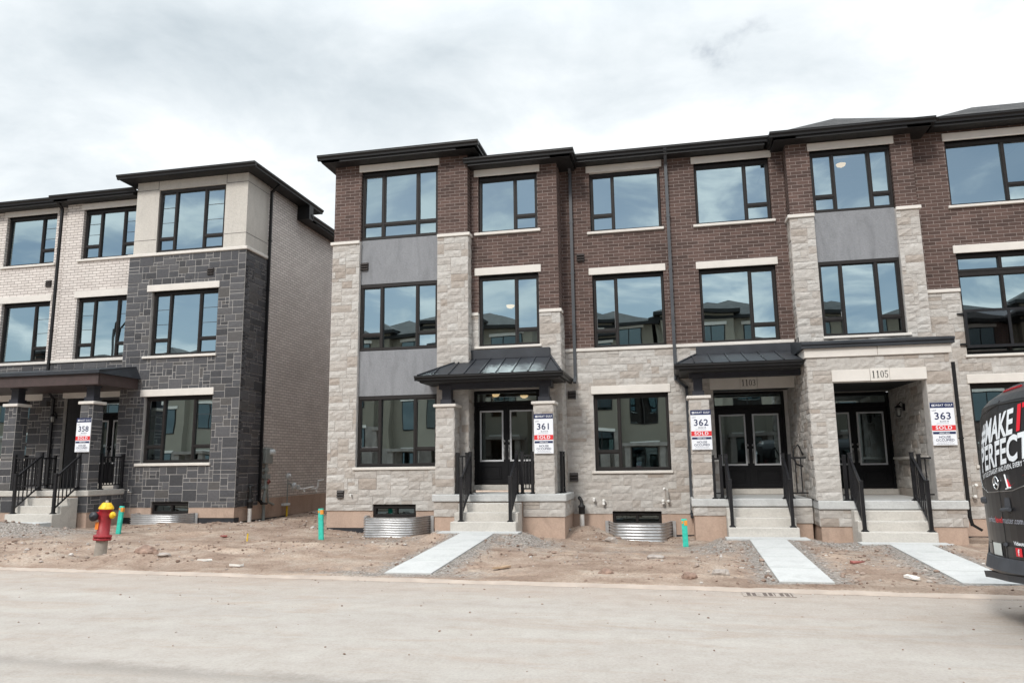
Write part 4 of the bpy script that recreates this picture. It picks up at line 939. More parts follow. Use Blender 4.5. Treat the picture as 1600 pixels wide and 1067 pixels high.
# the bay of cream brick over the door
brick_wall(H, P_front(LB), -17.98, -15.2, 4.87, 9.85, [(-17.38, -15.46, 7.95, 9.53), (-17.38, -15.46, 4.88, 6.75)], .14, mat='cream_brick')
stone_wall(H, 'stone_wall', P_front(LB-.01), -17.98, -15.2, 1.09, 4.78, [(-17.50, -15.60, 1.0, 3.95)], .15, dark=True, seed=42)
b = MB(); b.box(-18.2, -15.2, LB-.06, LB+.1, 4.78, 4.87, 0, ch=.01); b.build('stone_band', 'limestone_trim', H)
trim(H, 'lintel', -17.46, -15.36, LB, 9.53, 9.72, .03, .15); trim(H, 'lintel', -17.47, -15.36, LB, 6.75, 6.96, .03, .15); trim(H, 'window_sill', -17.48, -15.36, LB, 7.88, 7.95, .06, .15)
LT = lambda z: [(-16.81, z), (-16.0, None), (0, z)]
window(H, -17.37, -15.47, 7.955, 9.52, LB+.09, LT(8.38), (0, 2)); window(H, -17.37, -15.47, 4.885, 6.74, LB+.09, LT(5.32), (0, 2))
trim(H, 'entrance_lintel', -17.55, -15.4, LB-.01, 3.72, 3.95, .04, .15)
b = MB(); wall_face(b, P_front(19.55), -17.8, -15.3, .9, 4.2, [(-17.45, -15.65, .9, 3.7)], .15); b.box(-17.7, -17.5, LB+.1, 19.55, 1, 3.75); b.box(-15.6, -15.4, LB+.1, 19.55, 1, 3.75); b.box(-17.6, -15.5, LB+.1, 19.55, 3.74, 3.84); b.build('entrance_wall', 'dark_stone', H)
double_door(H, -17.45, -15.65, 1.22, 19.53, 3.70, 3.22)
lantern(H, -17.73, LB-.03, 3.12)
eave(H, -18.30, -15.3, 18.3, LB+.1, 9.93, side_to=19.2, right=False)
MB().box(-21, -14.97, 17.05, 19.6, .94, 1.09, 0, ch=.015).build('porch_slab', 'concrete_step', H)
plinth(H, -15.30, -15.0, 17.09, 18.4, .52, .94, -.1, dark=True, seed=43); plinth(H, -19., -16.62, 17.09, 18.4, .52, .94, -.1, dark=True, seed=44, faces='f')
MB().box(-16.65, -15.28, 17.1, 18.4, -.1, .94).build('porch_foundation', 'foundation', H)
steps(H, -16.62, -15.27, 17.06, 1.09, .185, zg=-.05)
pier(H, -15.46, -15.08, 17.12, 17.50, 1.09, 3.36, .08, True, seed=45); pier(H, -17.88, -17.50, 17.12, 17.50, 1.09, 3.36, .08, True, seed=46)
post(H, -15.27, 17.31, 3.44, 3.90, .24); post(H, -17.69, 17.31, 3.44, 3.90, .24)
b = MB(); b.box(-21.2, -14.76, 16.86, 16.90, 3.86, 4.15, 0, ch=.006); b.box(-14.79, -14.755, 16.905, 18.37, 3.86, 4.15); b.box(-21.2, -14.8, 16.91, 18.74, 3.87, 3.91, 0); b.build('porch_fascia', 'fascia_brown', H)
b = MB(); b.hexa([(-21.3, 16.78, 4.15), (-14.68, 16.78, 4.15), (-14.68, 18.74, 4.15), (-21.3, 18.74, 4.15)], [(-21.3, 16.78, 4.24), (-14.68, 16.78, 4.24), (-14.9, 18.74, 4.58), (-21.3, 18.74, 4.58)]); b.build('porch_roof', 'roof_metal', H)
downspout(H, [(-18.12, 18.4, 9.85), (-18.12, 18.68, 9.6), (-18.12, 18.68, 4.5)], 'eave_metal'); downspout(H, [(-17.92, 18.6, 3.88), (-17.82, 18.66, 3.7), (-17.82, 18.66, 1.1)], 'rail_black')
for (p, q, zp, zq) in (((-16.55, 16.36), (-16.55, 17.12), .535, 1.09), ((-15.34, 16.36), (-15.34, 17.12), .535, 1.09)): rail(H, p, q, zp, zq, .95)
rail(H, (-15.05, 17.56), (-15.05, 18.34), 1.09, 1.09, .90); rail(H, (-16.60, 17.16), (-17.44, 17.16), 1.09, 1.09, .90); rail(H, (-17.52, 17.6), (-17.52, 18.6), 1.09, 1.09, .90)
pvc_elbow(H, [(-14.75, T+.05, .98), (-14.75, T-.12, 1.0), (-14.72, T-.16, 1.06)], .018, 'garden_tap')
pvc_elbow(H, [(-11.65, 22.1, .92), (-11.46, 22.1, .92), (-11.44, 22.1, .84)], .04); pvc_elbow(H, [(-11.46, 22.15, .93), (-11.46, 22.75, .97)], .035)
pvc_elbow(H, [(-11.65, 22.95, .90), (-11.46, 22.95, .90), (-11.44, 22.95, .80)], .04); pvc_elbow(H, [(-11.46, 23.0, .92), (-11.46, 23.08, 1.0), (-11.46, 23.1, 1.15), (-11.44, 23.4, 1.18)], .035)

# ================================================================== its neighbour at the frame's left edge
NB = 18.95
H = empty('townhouse', (-21, 18.95, 0), 'cream brick townhouse left of the dark stone porch, cut off by the photo edge', 'house', 'townhouses of the dark stone row')
brick_wall(H, P_front(NB), -24., -17.9, 4.88, 9.85, [(-20.41, -18.54, 7.97, 9.60), (-20.3, -18.52, 4.89, 6.77)], .14, mat='cream_brick')
stone_wall(H, 'stone_wall', P_front(NB-.01), -24., -17.9, 1.09, 4.80, [(-20.4, -18.9, 1.98, 3.70)], .15, dark=True, seed=50)
trim(H, 'stone_band', -24, -18.0, NB, 4.80, 4.88, .06, .12)
trim(H, 'lintel', -20.5, -18.46, NB, 9.60, 9.79, .03, .15); trim(H, 'lintel', -20.4, -18.47, NB, 6.77, 6.98, .03, .15); trim(H, 'lintel', -20.5, -18.45, NB-.01, 3.70, 3.93, .04, .15)
trim(H, 'window_sill', -20.5, -18.45, NB, 7.90, 7.97, .06, .15); trim(H, 'window_sill', -20.5, -18.8, NB-.01, 1.91, 1.98, .06, .15)
window(H, -20.40, -18.55, 7.98, 9.59, NB+.09, [(-19.13, None), (0, 8.45)], (1,)); window(H, -20.29, -18.53, 4.89, 6.76, NB+.09, [(-19.13, None), (0, 5.33)], (1,))
window(H, -20.39, -18.91, 1.99, 3.69, NB+.09, [(-19.5, None), (0, 2.4)])
vent(H, -18.63, NB, 7.33); vent(H, -18.2, NB-.01, 3.62, .22)
eave(H, -24, -18.15, 18.5, NB+.1, 9.96)
hip_roof(H, -24, -18.0, 18.6, 30, 9.94, .2)
# ================================================================== ground
def kerb_y(x): return 10.27-.048*x
def smooth(a, b, t):
    t = max(0., min(1., (t-a)/(b-a))); return t*t*(3-2*t)
WALKS = [((-4.08, 15.62), (-3.98, 11.06), .74, .205, .035), ((1.82, 15.88), (1.71, 10.90), .70, .095, .035), ((4.30, 15.46), (4.02, 11.05), .72, .065, .035)]
MOUNDS = [(-9.45, 11.75, .7, .4, .15), (-8.5, 11.6, 1.0, .35, .10), (-11.1, 11.75, .6, .3, .10), (-10.25, 11.9, .35, .3, -.06), (-11.6, 11.5, 1.4, .4, .09), (-2.0, 17.75, .75, .5, .26), (-1.6, 17.1, .5, .3, .13), (.45, 17.0, .4, .4, .06),
          (-15.6, 15.5, 1.8, .7, .22), (-16.8, 15.2, 1.5, .8, .18), (-13.2, 17.6, 1.0, .6, .12), (-11.6, 18.0, .8, .5, .08), (-13.5, 17.45, .8, .35, -.13), (-10.3, 19.2, 1., .6, .07), (-9.2, 21., .8, .8, .08), (-6.5, 16.55, .8, .35, -.05), (-.75, 17.5, .8, .35, -.10), (-7.9, 17.0, .5, .4, .05), (-5.2, 16.3, .5, .5, .05),
          (2.6, 14.6, .5, 1.6, .05), (3.25, 15.6, .8, .6, .06), (-3.0, 14.9, .7, 1.4, .07), (.9, 14.2, .5, 1.5, .05), (-6.3, 14.6, 1.8, .4, .06), (-8.8, 13.4, 2.0, .3, .05), (-.4, 12.4, 1.1, .4, .07), (.5, 11.9, .8, .3, .07), (-1.9, 13.2, .6, .3, .05), (-13., 13.5, 2., .6, .05)]
def walk_d(x, y):
    best = 9, 0
    for (ax, ay), (bx, by), w, z0, z1 in WALKS:
        t = (y-by)/(ay-by)
        if -.05 < t < 1.05:
            d = abs(x-(bx+(ax-bx)*t))-w/2
            if d < best[0]: best = d, z1+(z0-z1)*max(0, min(1, t))
    return best
PADS = [(-4.98, -3.20, 15.62, 16.06, .205), (1.03, 2.62, 15.88, 16.38, .095), (3.46, 5.02, 15.46, 15.84, .065)]
def gz(x, y, detail=True):
    t = max(0., (y-kerb_y(x)))/8.
    house = .12-.12*smooth(-10, -6.5, x)-.13*smooth(-4, -1, x)+.03*smooth(.4, 2., x)
    z = .028+(house-.028)*smooth(.0, 1., t)
    if y > 18.4: z += .05*smooth(18.4, 24, y)
    for mx, my, rx, ry, h in MOUNDS:
        q = ((x-mx)/rx)**2+((y-my)/ry)**2
        if q < 6: z += h*math.exp(-q*1.3)
    if detail:
        e = smooth(.0, .5, y-kerb_y(x)-.2)
        z += e*(.034*noise.noise((x*.8, y*1.3, 3.1))+.030*noise.noise((x*2.4, y*3.2, 7.7))+.026*abs(noise.noise((x*5.5, y*6.5, 1.3)))*(1+noise.noise((x*.5, y*.7, 8.)))+.020*noise.noise((x*13., y*14., 5.3))*(.6+noise.noise((x*.9, y, 2.2))))
    d, wz = walk_d(x, y)
    if d < .5:
        k = smooth(.0, .5, max(d, 0)); z = z*k+(wz-.03-.05*smooth(0, .3, max(d, 0)))*(1-k)
    for a, c, e, f, wz in PADS:
        d = math.hypot(max(a-x, x-c, 0), max(e-y, y-f, 0))
        if d < .6 and y < f+.1:
            k = smooth(.0, .6, d); z = z*k+max(z, wz-.025+.02*noise.noise((x*7, y*7, 0)))*(1-k) if d > 0 else wz-.06
    return z
X0, X1 = -26., 13.; dx, dy = .085, .06
nx = int((X1-X0)/dx); ny = 136; vs = []; fs = []
for j in range(ny+1):
    for i in range(nx+1):
        x = X0+dx*i; ky = kerb_y(x)+.07+.10*noise.noise((x*.9, 2., 0))+.05*noise.noise((x*5., 6., 0)); y = ky+(18.75-ky)*j/ny; vs.append((x, y, gz(x, y)+.012 if j else 0.))
for j in range(ny):
    for i in range(nx): a = j*(nx+1)+i; fs.append((a, a+1, a+nx+2, a+nx+1))
o0 = len(vs); gx0, gx1 = -11.9, -8.1; mx_ = int((gx1-gx0)/.1); my_ = 110
for j in range(my_+1):
    for i in range(mx_+1):
        x = gx0+.1*i; y = 18.74+.1*j; vs.append((x, y, gz(x, y)))
for j in range(my_):
    for i in range(mx_): a = o0+j*(mx_+1)+i; fs.append((a, a+1, a+mx_+2, a+mx_+1))
me = bpy.data.meshes.new('dirt_lot'); me.from_pydata(vs, [], fs); me.materials.append(MATS['dirt'])
gv = []
for f in fs:
    x = sum(vs[i][0] for i in f)/4; y = sum(vs[i][1] for i in f)/4
    d, _ = walk_d(x, y); g = max(0, 1-max(d, 0)/.55) if y < 16.2 else 0
    for mx, my, rx, ry, h in ((-15.8, 15.5, 2.4, 1.0, 1), (-17.5, 15.2, 2.0, 1.2, 1), (-3.0, 15.2, .9, 1.2, .9), (.75, 15.2, .7, 1.4, .8), (3.2, 15.7, .7, .8, .9), (-6., 15.3, .9, 1.3, .55), (-1., 14.6, 1.6, .7, .45), (.1, 16.3, .9, .6, .4), (-4.2, 11., 1.6, .5, .8), (3.4, 13.5, .8, 1.5, .5), (-11.5, 14.5, 2.5, .8, .3)):
        q = ((x-mx)/rx)**2+((y-my)/ry)**2
        if q < 4: g = max(g, h*math.exp(-q*.8))
    gv.append(min(1, g))
at = me.attributes.new('gravel', 'FLOAT', 'FACE'); at.data.foreach_set('value', gv)
me.polygons.foreach_set('use_smooth', [True]*len(fs))
o = bpy.data.objects.new('dirt_lot', me); COL.objects.link(o); tag(o, kind='structure')

b = MB(); b.quad((-400, -400, -.6), (400, -400, -.6), (400, 400, -.6), (-400, 400, -.6)); tag(b.build('ground', 'dirt'), kind='structure')
b = MB(); nseg = 40
for i in range(nseg):
    xa, xb = -60+3*i, -57+3*i
    b.quad((xa, kerb_y(xa)-9.4, 0), (xb, kerb_y(xb)-9.4, 0), (xb, kerb_y(xb)+.02, 0), (xa, kerb_y(xa)+.02, 0))
tag(b.build('road', 'road_dust'), kind='structure')
b = MB()
b.hexa([(-60, kerb_y(-60)-22, -.3), (60, kerb_y(60)-22, -.3), (60, kerb_y(60)-9.38, -.3), (-60, kerb_y(-60)-9.38, -.3)], [(-60, kerb_y(-60)-22, .06), (60, kerb_y(60)-22, .06), (60, kerb_y(60)-9.38, .06), (-60, kerb_y(-60)-9.38, .06)])
for sgn in (-1, 1):
    xa, xb = (-60, X0+.1) if sgn < 0 else (X1-.1, 60)
    b.hexa([(xa, kerb_y(xa)+.1, -.3), (xb, kerb_y(xb)+.1, -.3), (xb, 30, -.3), (xa, 30, -.3)], [(xa, kerb_y(xa)+.1, .05), (xb, kerb_y(xb)+.1, .05), (xb, 30, .05), (xa, 30, .05)])
tag(b.build('verge', 'dirt'), kind='structure')
# low mountable kerb, half buried in dust
b = MB(); prev = None; x = -26.
while x < 13.:
    ky = kerb_y(x); n1 = noise.noise((x*1.7, 0, 0)); n2 = noise.noise((x*.9, 4, 0)); n3 = noise.noise((x*5, 9, 0))
    ring = [(x, ky-.04+.04*n1+.02*n3, .002), (x, ky-.02+.03*n1+.012*n3, .014+.010*n2), (x, ky+.03+.015*n3, .026+.006*n2), (x, ky+.12+.02*n3, .034+.005*n2+.004*n3), (x, ky+.19+.03*n1, .018)]
    if prev:
        for k in range(4): b.add([prev[k], ring[k], ring[k+1], prev[k+1]], [(0, 1, 2, 3)], smooth=True)
    prev = ring; x += .15
tag(b.build('kerb', 'kerb_concrete'), kind='structure')
for (ax, ay), (bx, by), w, z0, z1 in WALKS:
    b = MB(); ln = ay-by; n = 4; wj = .022
    for k in range(n):
        t0, t1 = k/n, (k+1)/n
        xa, ya, za = bx+(ax-bx)*t0, by+ln*t0+(wj if k else 0), z1+(z0-z1)*t0
        xb, yb, zb = bx+(ax-bx)*t1, by+ln*t1, z1+(z0-z1)*t1
        b.hexa([(xa-w/2, ya, za-.12), (xa+w/2, ya, za-.12), (xb+w/2, yb, zb-.12), (xb-w/2, yb, zb-.12)], [(xa-w/2, ya, za), (xa+w/2, ya, za), (xb+w/2, yb, zb), (xb-w/2, yb, zb)])
    b.hexa([(bx-w/2+.01, by+.01, z1-.12), (bx+w/2-.01, by+.01, z1-.12), (ax+w/2-.01, ay-.01, z0-.12), (ax-w/2+.01, ay-.01, z0-.12)], [(bx-w/2+.01, by+.01, z1-.03), (bx+w/2-.01, by+.01, z1-.03), (ax+w/2-.01, ay-.01, z0-.03), (ax-w/2+.01, ay-.01, z0-.03)])
    px0, px1, pe = {-4.08: (-4.98, -3.20, 16.06), 1.82: (1.03, 2.62, 16.38), 4.30: (3.46, 5.02, 15.84)}[ax]
    b.box(px0, px1, ay+.004, pe, z0-.14, z0+.002)
    tag(b.build('path', 'concrete_walk'), kind='structure')
b = MB(); b.box(-18.2, -15.25, 15.75, 16.3, .22, .345, 0, ch=.01); b.hexa([(-20.6, 12.2, -.05), (-19.8, 12.2, -.05), (-17.0, 15.76, .2), (-17.9, 15.76, .2)], [(-20.6, 12.2, .08), (-19.8, 12.2, .08), (-17.0, 15.76, .34), (-17.9, 15.76, .34)])
tag(b.build('path', 'concrete_walk'), kind='structure')

# ================================================================== rubble, clods and rocks
def rock_bm(mb, c, r, rg, rnd, squash=.7, sub=0):
    t = (1+5**.5)/2; P = []
    for s in (-1, 1):
        for u in (-t, t): P += [(s, u, 0), (0, s, u), (u, 0, s)]
    P = [Vector(p).normalized() for p in P]
    key = {}
    F = []
    for i in range(12):
        for j in range(i+1, 12):
            for k in range(j+1, 12):
                if all((P[a]-P[b_]).length < 1.1 for a, b_ in ((i, j), (j, k), (i, k))):
                    nrm = (P[j]-P[i]).cross(P[k]-P[i]); F.append((i, j, k) if nrm.dot(P[i]) > 0 else (i, k, j))
    a = rg.uniform(0, 6.3); ca, sa = math.cos(a), math.sin(a); ex, ey = rg.uniform(.8, 1.5), rg.uniform(.7, 1.1)
    V = []
    for p in P:
        q = p*rg.uniform(.72, 1.15); x, y, z = q.x*ex, q.y*ey, q.z*squash
        V.append((c[0]+r*(x*ca-y*sa), c[1]+r*(x*sa+y*ca), c[2]+r*z))
    mb.add(V, F, 0, rnd)
rg = random.Random(11)
b = MB(); n = 0
while n < 5600:
    x = rg.uniform(-19, 8.5); y = rg.uniform(kerb_y(x)+.25, 18.3)
    if rg.random() < .06: x = rg.uniform(-11.4, -8.6); y = rg.uniform(18, 24)
    d, _ = walk_d(x, y)
    if d < .03: continue
    if y > 16.7 and (x > 2.9 or -5.4 < x < -2.4 or x < -15.0) or (y > 17.3 and x < -15.0) or (.4 < x < 2.9 and y > 16.2) or (y > 15.8 and (-5 < x < -3.2 or 3.5 < x < 5.2)) or (y > 17.4 and -8.4 < x < -4.7): continue
    den = .25
    if d < .5: den = .8
    for mx, my, rx, ry, h in MOUNDS:
        if ((x-mx)/rx)**2+((y-my)/ry)**2 < 1.6: den = max(den, .8)
    if y > 16.3: den = max(den, .6)
    if noise.noise((x*.6, y*.9, 2.)) > .2: den += .2
    if rg.random() > den: continue
    r = .006+.019*rg.random()**3.0+(.035*rg.random()**2 if den > .7 and rg.random() < .3 else 0)
    rock_bm(b, (x, y, gz(x, y)+.014+r*.25), r, rg, rg.random()); n += 1
n = 0
while n < 420:                     # grit kicked out over the road
    x = rg.uniform(-14, 6.5); t = rg.random()**2.2*4.2; y = kerb_y(x)-.05-t
    r = .004+.012*rg.random()**2.5; rock_bm(b, (x, y, r*.3), r, rg, rg.random()); n += 1
tag(b.build('rubble', 'rubble_stone'), 'small stones and clods of earth scattered over the bare dirt', 'rubble', kind='stuff')
def lone_rock(x, y, r, label, mat='rock_brown', sq=.7):
    q = MB(); bmv = bmesh.new(); bmesh.ops.create_icosphere(bmv, subdivisions=3, radius=1)
    sx, sy = 1.25, .9
    for v in bmv.verts:
        p = v.co.copy(); k = 1+.35*noise.noise(p*1.3+Vector((x, y, 0)))+.16*noise.noise(p*3.1+Vector((y, x, 0)))+.06*noise.noise(p*9)
        v.co = Vector((p.x*k*sx, p.y*k*sy, max(-.5, p.z*k*sq)))*r
    bmv.verts.index_update()
    q.add([(x+v.co.x, y+v.co.y, gz(x, y)+.012+r*.22+v.co.z) for v in bmv.verts], [tuple(v.index for v in f.verts) for f in bmv.faces]); bmv.free()
    return tag(q.build('rock', mat, org=(x, y, gz(x, y))), label, 'rock', 'loose rocks on the dirt')
lone_rock(-9.05, 11.75, .17, 'largest brown rock on the dirt, just right of the red hydrant')
lone_rock(-8.55, 11.55, .09, 'flat grey rock at the foot of the heap beside the hydrant rock', 'rock_grey', .4)
lone_rock(-1.0, 11.3, .085, 'dark cube-like clod of earth near the kerb, left of the storm drain')
lone_rock(.18, 10.95, .09, 'low brown rock by the kerb just left of the storm drain')
lone_rock(.62, 11.35, .10, 'grey rock beside the walk that leads to house 1103', 'rock_grey')
lone_rock(-.35, 13.6, .12, 'flat grey slab of stone lying in front of the teal post by house 1103', 'rock_grey', .35)
lone_rock(-5.25, 16.55, .12, 'pale rock lying between the corrugated window well and the lot 361 porch', 'rock_grey')
lone_rock(-1.35, 16.75, .11, 'pale rock against the foundation left of the window well by house 1103', 'rock_grey')
def scrap(x, y, s, mat, label, seed, name='litter'):
    r_ = random.Random(seed); q = MB(); a = r_.uniform(0, 3); z = gz(x, y)+.022
    pts = [(-s, -s*.3), (-.1*s, -s*.45), (s, -s*.2), (s*.8, s*.35), (0, s*.3), (-s*.9, s*.25)]
    P = [(x+u*math.cos(a)-v*math.sin(a), y+u*math.sin(a)+v*math.cos(a)) for u, v in pts]
    q.hexa([(u, v, z) for u, v in P], [(u, v, z+.012+r_.uniform(0, .03)) for u, v in P])
    return tag(q.build(name, mat, org=(x, y, z)), label, 'litter', 'scraps left on the dirt')
scrap(-7.75, 11.55, .12, 'paper_white', 'white scrap of board on the dirt, nearest the hydrant heap', 1)
scrap(-6.95, 11.2, .13, 'paper_white', 'second white scrap on the dirt, between the hydrant and the lot 361 walk', 2)
scrap(-2.65, 11.6, .16, 'wood_scrap', 'pale splinter of wood on the gravel right of the lot 361 walk', 3)
scrap(2.75, 12.7, .14, 'red_scrap', 'red scrap on the dirt between the walks of 1103 and 1105', 4)
scrap(3.1, 11.25, .13, 'paper_white', 'crumpled white scrap between the walks of 1103 and 1105', 5)
scrap(-9.9, 15.4, .15, 'red_scrap', 'reddish broken scrap on the dirt between the two rows of houses', 6)
scrap(-2.85, 16.2, .14, 'paper_white', 'torn white packaging at the foot of the lot 361 porch', 7)

# ================================================================== storm drain
sd = empty('storm_drain', (1.1, 10.03, 0), 'rusty storm drain grate in the road gutter in front of house 1103', 'drain')
b = MB(); x0, x1, y0, y1 = .80, 1.42, 9.86, 10.17
b.box(x0, x1, y0, y0+.03, .001, .010); b.box(x0, x1, y1-.03, y1, .001, .010); b.box(x0, x0+.03, y0+.03, y1-.03, .001, .010); b.box(x1-.03, x1, y0+.03, y1-.03, .001, .010)
for k in range(1, 3): b.box(x0+.207*k-.025, x0+.207*k+.025, y0+.03, y1-.03, .001, .009)
for k in range(9): b.box(x0+.03+.0655*k, x0+.05+.0655*k, y0+.03, y1-.03, .001, .007)
b.build('grate', 'grate_iron', sd); MB().box(x0+.02, x1-.02, y0+.02, y1-.02, .002, .005).build('pit', 'drain_dark', sd)

# ================================================================== window wells
def well(x0, x1, yw, depth, zt, zb, label):
    b = MB(); rows = 10; pl = [(x0, yw), (x0+.10, yw-depth*.55), (x0+.17, yw-depth*.86), (x0+.28, yw-depth)]
    pl += [(x1-(p-x0), y) for p, y in pl[::-1]]
    # round the two corners a little and make the corrugations ring by ring
    nz_ = rows*4; rings = []
    cx = (x0+x1)/2
    for j in range(nz_+1):
        z = zb+(zt-zb)*j/nz_; o = .018*math.sin(2*math.pi*j/4)
        ring = []
        for i, (x, y) in enumerate(pl):
            p, q = pl[max(0, i-1)], pl[min(len(pl)-1, i+1)]; d = Vector((q[0]-p[0], q[1]-p[1])).normalized(); nn = Vector((d.y, -d.x))
            ring.append((x+nn.x*o, y+nn.y*o, z))
        rings.append(ring)
    n = len(pl); vs = [p for r_ in rings for p in r_]; fs = [(j*n+i, j*n+i+1, (j+1)*n+i+1, (j+1)*n+i) for j in range(nz_) for i in range(n-1)]
    b.add(vs, fs, smooth=True)
    ins = [(p[0]+(.016 if p[0] < cx else -.016), p[1]+.014, p[2]) for p in vs]; b.add(ins, [f[::-1] for f in fs], smooth=True)
    for i in range(n-1):
        a, c = rings[-1][i], rings[-1][i+1]; b.bar((a[0], a[1]+.006, zt+.006), (c[0], c[1]+.006, zt+.006), .032, .016)
    for x, s in ((x0, -1), (x1, 1)): b.box(x+s*.012, x+s*.09, yw-.02, yw-.006, zb, zt+.01)
    return tag(b.build('window_well', 'galvanised', org=(cx, yw, zb)), label, 'window well', 'corrugated window wells')
well(-7.30, -5.72, A-.0, .80, .43, -.12, 'corrugated steel window well under the ground floor window left of the lot 361 porch')
well(-1.52, -.04, M-.02, .82, .25, -.42, 'corrugated steel window well sunk in the dirt between the porches of lots 361 and 362')
well(-14.45, -12.72, T-.0, .64, .42, -.1, 'corrugated steel window well half buried in front of the dark stone tower')

# ================================================================== teal posts, stakes, discharge pipes
def marker(x, y, h, lean, label, band=True):
    z = gz(x, y); r_ = empty('marker_post', (x, y, z-.1), label, 'post', 'teal marker posts')
    Mx = Matrix.Rotation(lean[0], 4, 'Y') @ Matrix.Rotation(lean[1], 4, 'X')
    q = MB(); q.box(x-.055, x+.055, y-.03, y+.03, z-.1, z+h, 0, ch=.008); q.tilt(Mx, (x, y, z)); q.build('post', 'post_teal', r_)
    q = MB(); q.box(x-.004, x+.059, y-.034, y+.034, z+h-.13, z+h-.03, 0, ch=.004); q.box(x-.052, x-.02, y-.033, y-.02, z+h-.09, z+h-.04, 0); q.tilt(Mx, (x, y, z)); q.build('orange_band', 'post_orange', r_)
marker(-12.95, 15.8, .66, (R(5), 0), 'teal marker post with orange tip standing behind the red hydrant')
marker(-7.58, 15.5, .68, (R(-4), R(-3)), 'teal marker post with orange tip in the gap between the two rows of houses')
marker(.22, 15.9, .56, (R(-1), 0), 'teal marker post with orange tip beside the stone pier of house 1103')
for x, y, h, ln, lab in ((-8.92, 14.75, .17, .08, 'short yellow stake in the open dirt between the rows of houses'),):
    q = MB(); z = gz(x, y); q.box(x-.012, x+.012, y-.012, y+.012, z-.05, z+h, 0, ch=.003); q.tilt(Matrix.Rotation(ln, 4, 'Y'), (x, y, z)); tag(q.build('stake', 'stake_yellow', org=(x, y, z)), lab, 'stake')
def discharge(x, y, z1, label):
    z = gz(x, y); r_ = empty('discharge_pipe', (x, y, z), label, 'pipe', 'sump discharge pipes')
    q = MB(); q.tube([(x, y, z-.2), (x, y, z+.42)], .055, 12); q.build('white_pipe', 'pvc_white', r_)
    q = MB(); q.lathe([(.068, 0), (.075, .02), (.075, .14), (.085, .15), (.085, .19), (.05, .22), (.04, .26)], (x, y, z+.38), 12, 'z'); q.tube([(x, y, z+.6), (x, y, z1-.05), (x-.02, y, z1), (x-.06, y+.03, z1+.03), (x-.08, y+.25, z1+.03)], .04, 10); q.build('black_coupling', 'black_rubber', r_)
discharge(-2.14, 18.12, .78, 'black and white discharge pipe rising beside the right side of the lot 361 porch')
discharge(-11.42, 18.95, 1.08, 'black and white discharge pipe at the corner of the dark stone tower')

# ================================================================== meters on the cream side wall
em = empty('electric_meter', (-11.6, 19.9, .1), 'grey electric meter box with conduit on the cream brick side wall', 'meter')
b = MB(); b.box(-11.61, -11.44, 19.72, 20.12, 1.73, 2.18, 0, ch=.012); b.build('meter_box', 'meter_grey', em); MB().box(-11.61, -11.45, 19.80, 20.04, 1.30, 1.42, 0, ch=.01).build('junction_box', 'meter_grey', em)
b = MB(); b.lathe([(.09, 0), (.09, .05), (.075, .11), (.03, .125), (0, .125)], (-11.44, 20.0, 2.06), 16, 'x'); b.build('meter_dial', 'meter_light', em)
b = MB(); b.tube([(-11.5, 19.86, 1.74), (-11.5, 19.86, .95), (-11.5, 19.80, .75), (-11.48, 19.78, .0)], .045, 10); b.tube([(-11.5, 19.97, 1.3), (-11.5, 19.98, .9), (-11.5, 20.06, .62), (-11.47, 20.3, .55), (-11.62, 20.4, .55)], .03, 8)
for z in (1.0, 1.5): b.box(-11.6, -11.44, 19.79, 19.93, z, z+.1, 0, ch=.01)
b.build('conduit', 'meter_grey', em)
MB().tube([(-11.44, 19.86, 1.20), (-11.42, 19.9, 1.26), (-11.43, 19.98, 1.22), (-11.44, 19.9, 1.16)], .03, 6).build('red_tag', 'red_scrap', em)
gm = empty('gas_meter', (-11.6, 21.2, .2), 'gas regulator and riser pipe with yellow sleeve on the cream brick side wall', 'meter')
b = MB(); b.tube([(-11.5, 21.15, .3), (-11.5, 21.15, 1.3)], .018, 8); b.tube([(-11.5, 21.15, 1.12), (-11.5, 21.3, 1.12), (-11.5, 21.45, 1.02), (-11.5, 21.8, .98)], .02, 8); b.build('gas_pipe', 'meter_grey', gm)
b = MB(); b.lathe([(0, -.05), (.09, -.04), (.10, 0), (.09, .04), (0, .05)], (-11.48, 21.15, 1.34), 14, 'x'); b.lathe([(.05, -.07), (.12, -.02), (.12, .02), (.05, .07)], (-11.47, 21.5, 1.03), 14, 'x'); b.box(-11.54, -11.42, 21.68, 21.8, .93, 1.06, 0, ch=.01); b.build('regulator', 'meter_light', gm)
MB().tube([(-11.5, 21.15, .05), (-11.5, 21.15, .46)], .03, 8).build('yellow_sleeve', 'stake_yellow', gm); MB().box(-11.56, -11.44, 20.9, 21.25, .47, .54, 0, ch=.01).build('pipe_bracket', 'meter_light', gm)

# ================================================================== fire hydrant
hx, hy = -10.22, 12.05
hr = empty('fire_hydrant', (hx, hy, .02), 'red fire hydrant with yellow bonnet and one black side cap, standing in heaped dirt', 'hydrant')
MH = Matrix.Rotation(R(4.0), 4, 'Y'); hc = (hx, hy, .1)
def hb(name, mat, fn):
    q = MB(); fn(q); q.tilt(MH, hc); return q.build(name, mat, hr)
hb('barrel', 'hydrant_red', lambda q: (q.lathe([(.0, .37), (.15, .37), (.155, .38), (.155, .40), (.115, .405), (.115, .415), (.155, .42), (.155, .445), (.15, .455), (.108, .465), (.106, .80), (.112, .83), (.112, .90), (.122, .905), (.122, .925), (0, .925)], (hx, hy, 0), 24), [q.lathe([(.014, -.02), (.014, .07)], (hx+.136*math.cos(k*math.pi/4+.2), hy+.136*math.sin(k*math.pi/4+.2), .385), 6) for k in range(8)], q.lathe([(.07, -.14), (.07, 0)], (hx, hy, .80), 14, 'x'), q.lathe([(.05, 0), (.05, .15)], (hx, hy, .82), 14, 'x'), q.lathe([(.07, 0), (.07, -.15)], (hx-.085, hy+.02, .80), 14, 'y')))
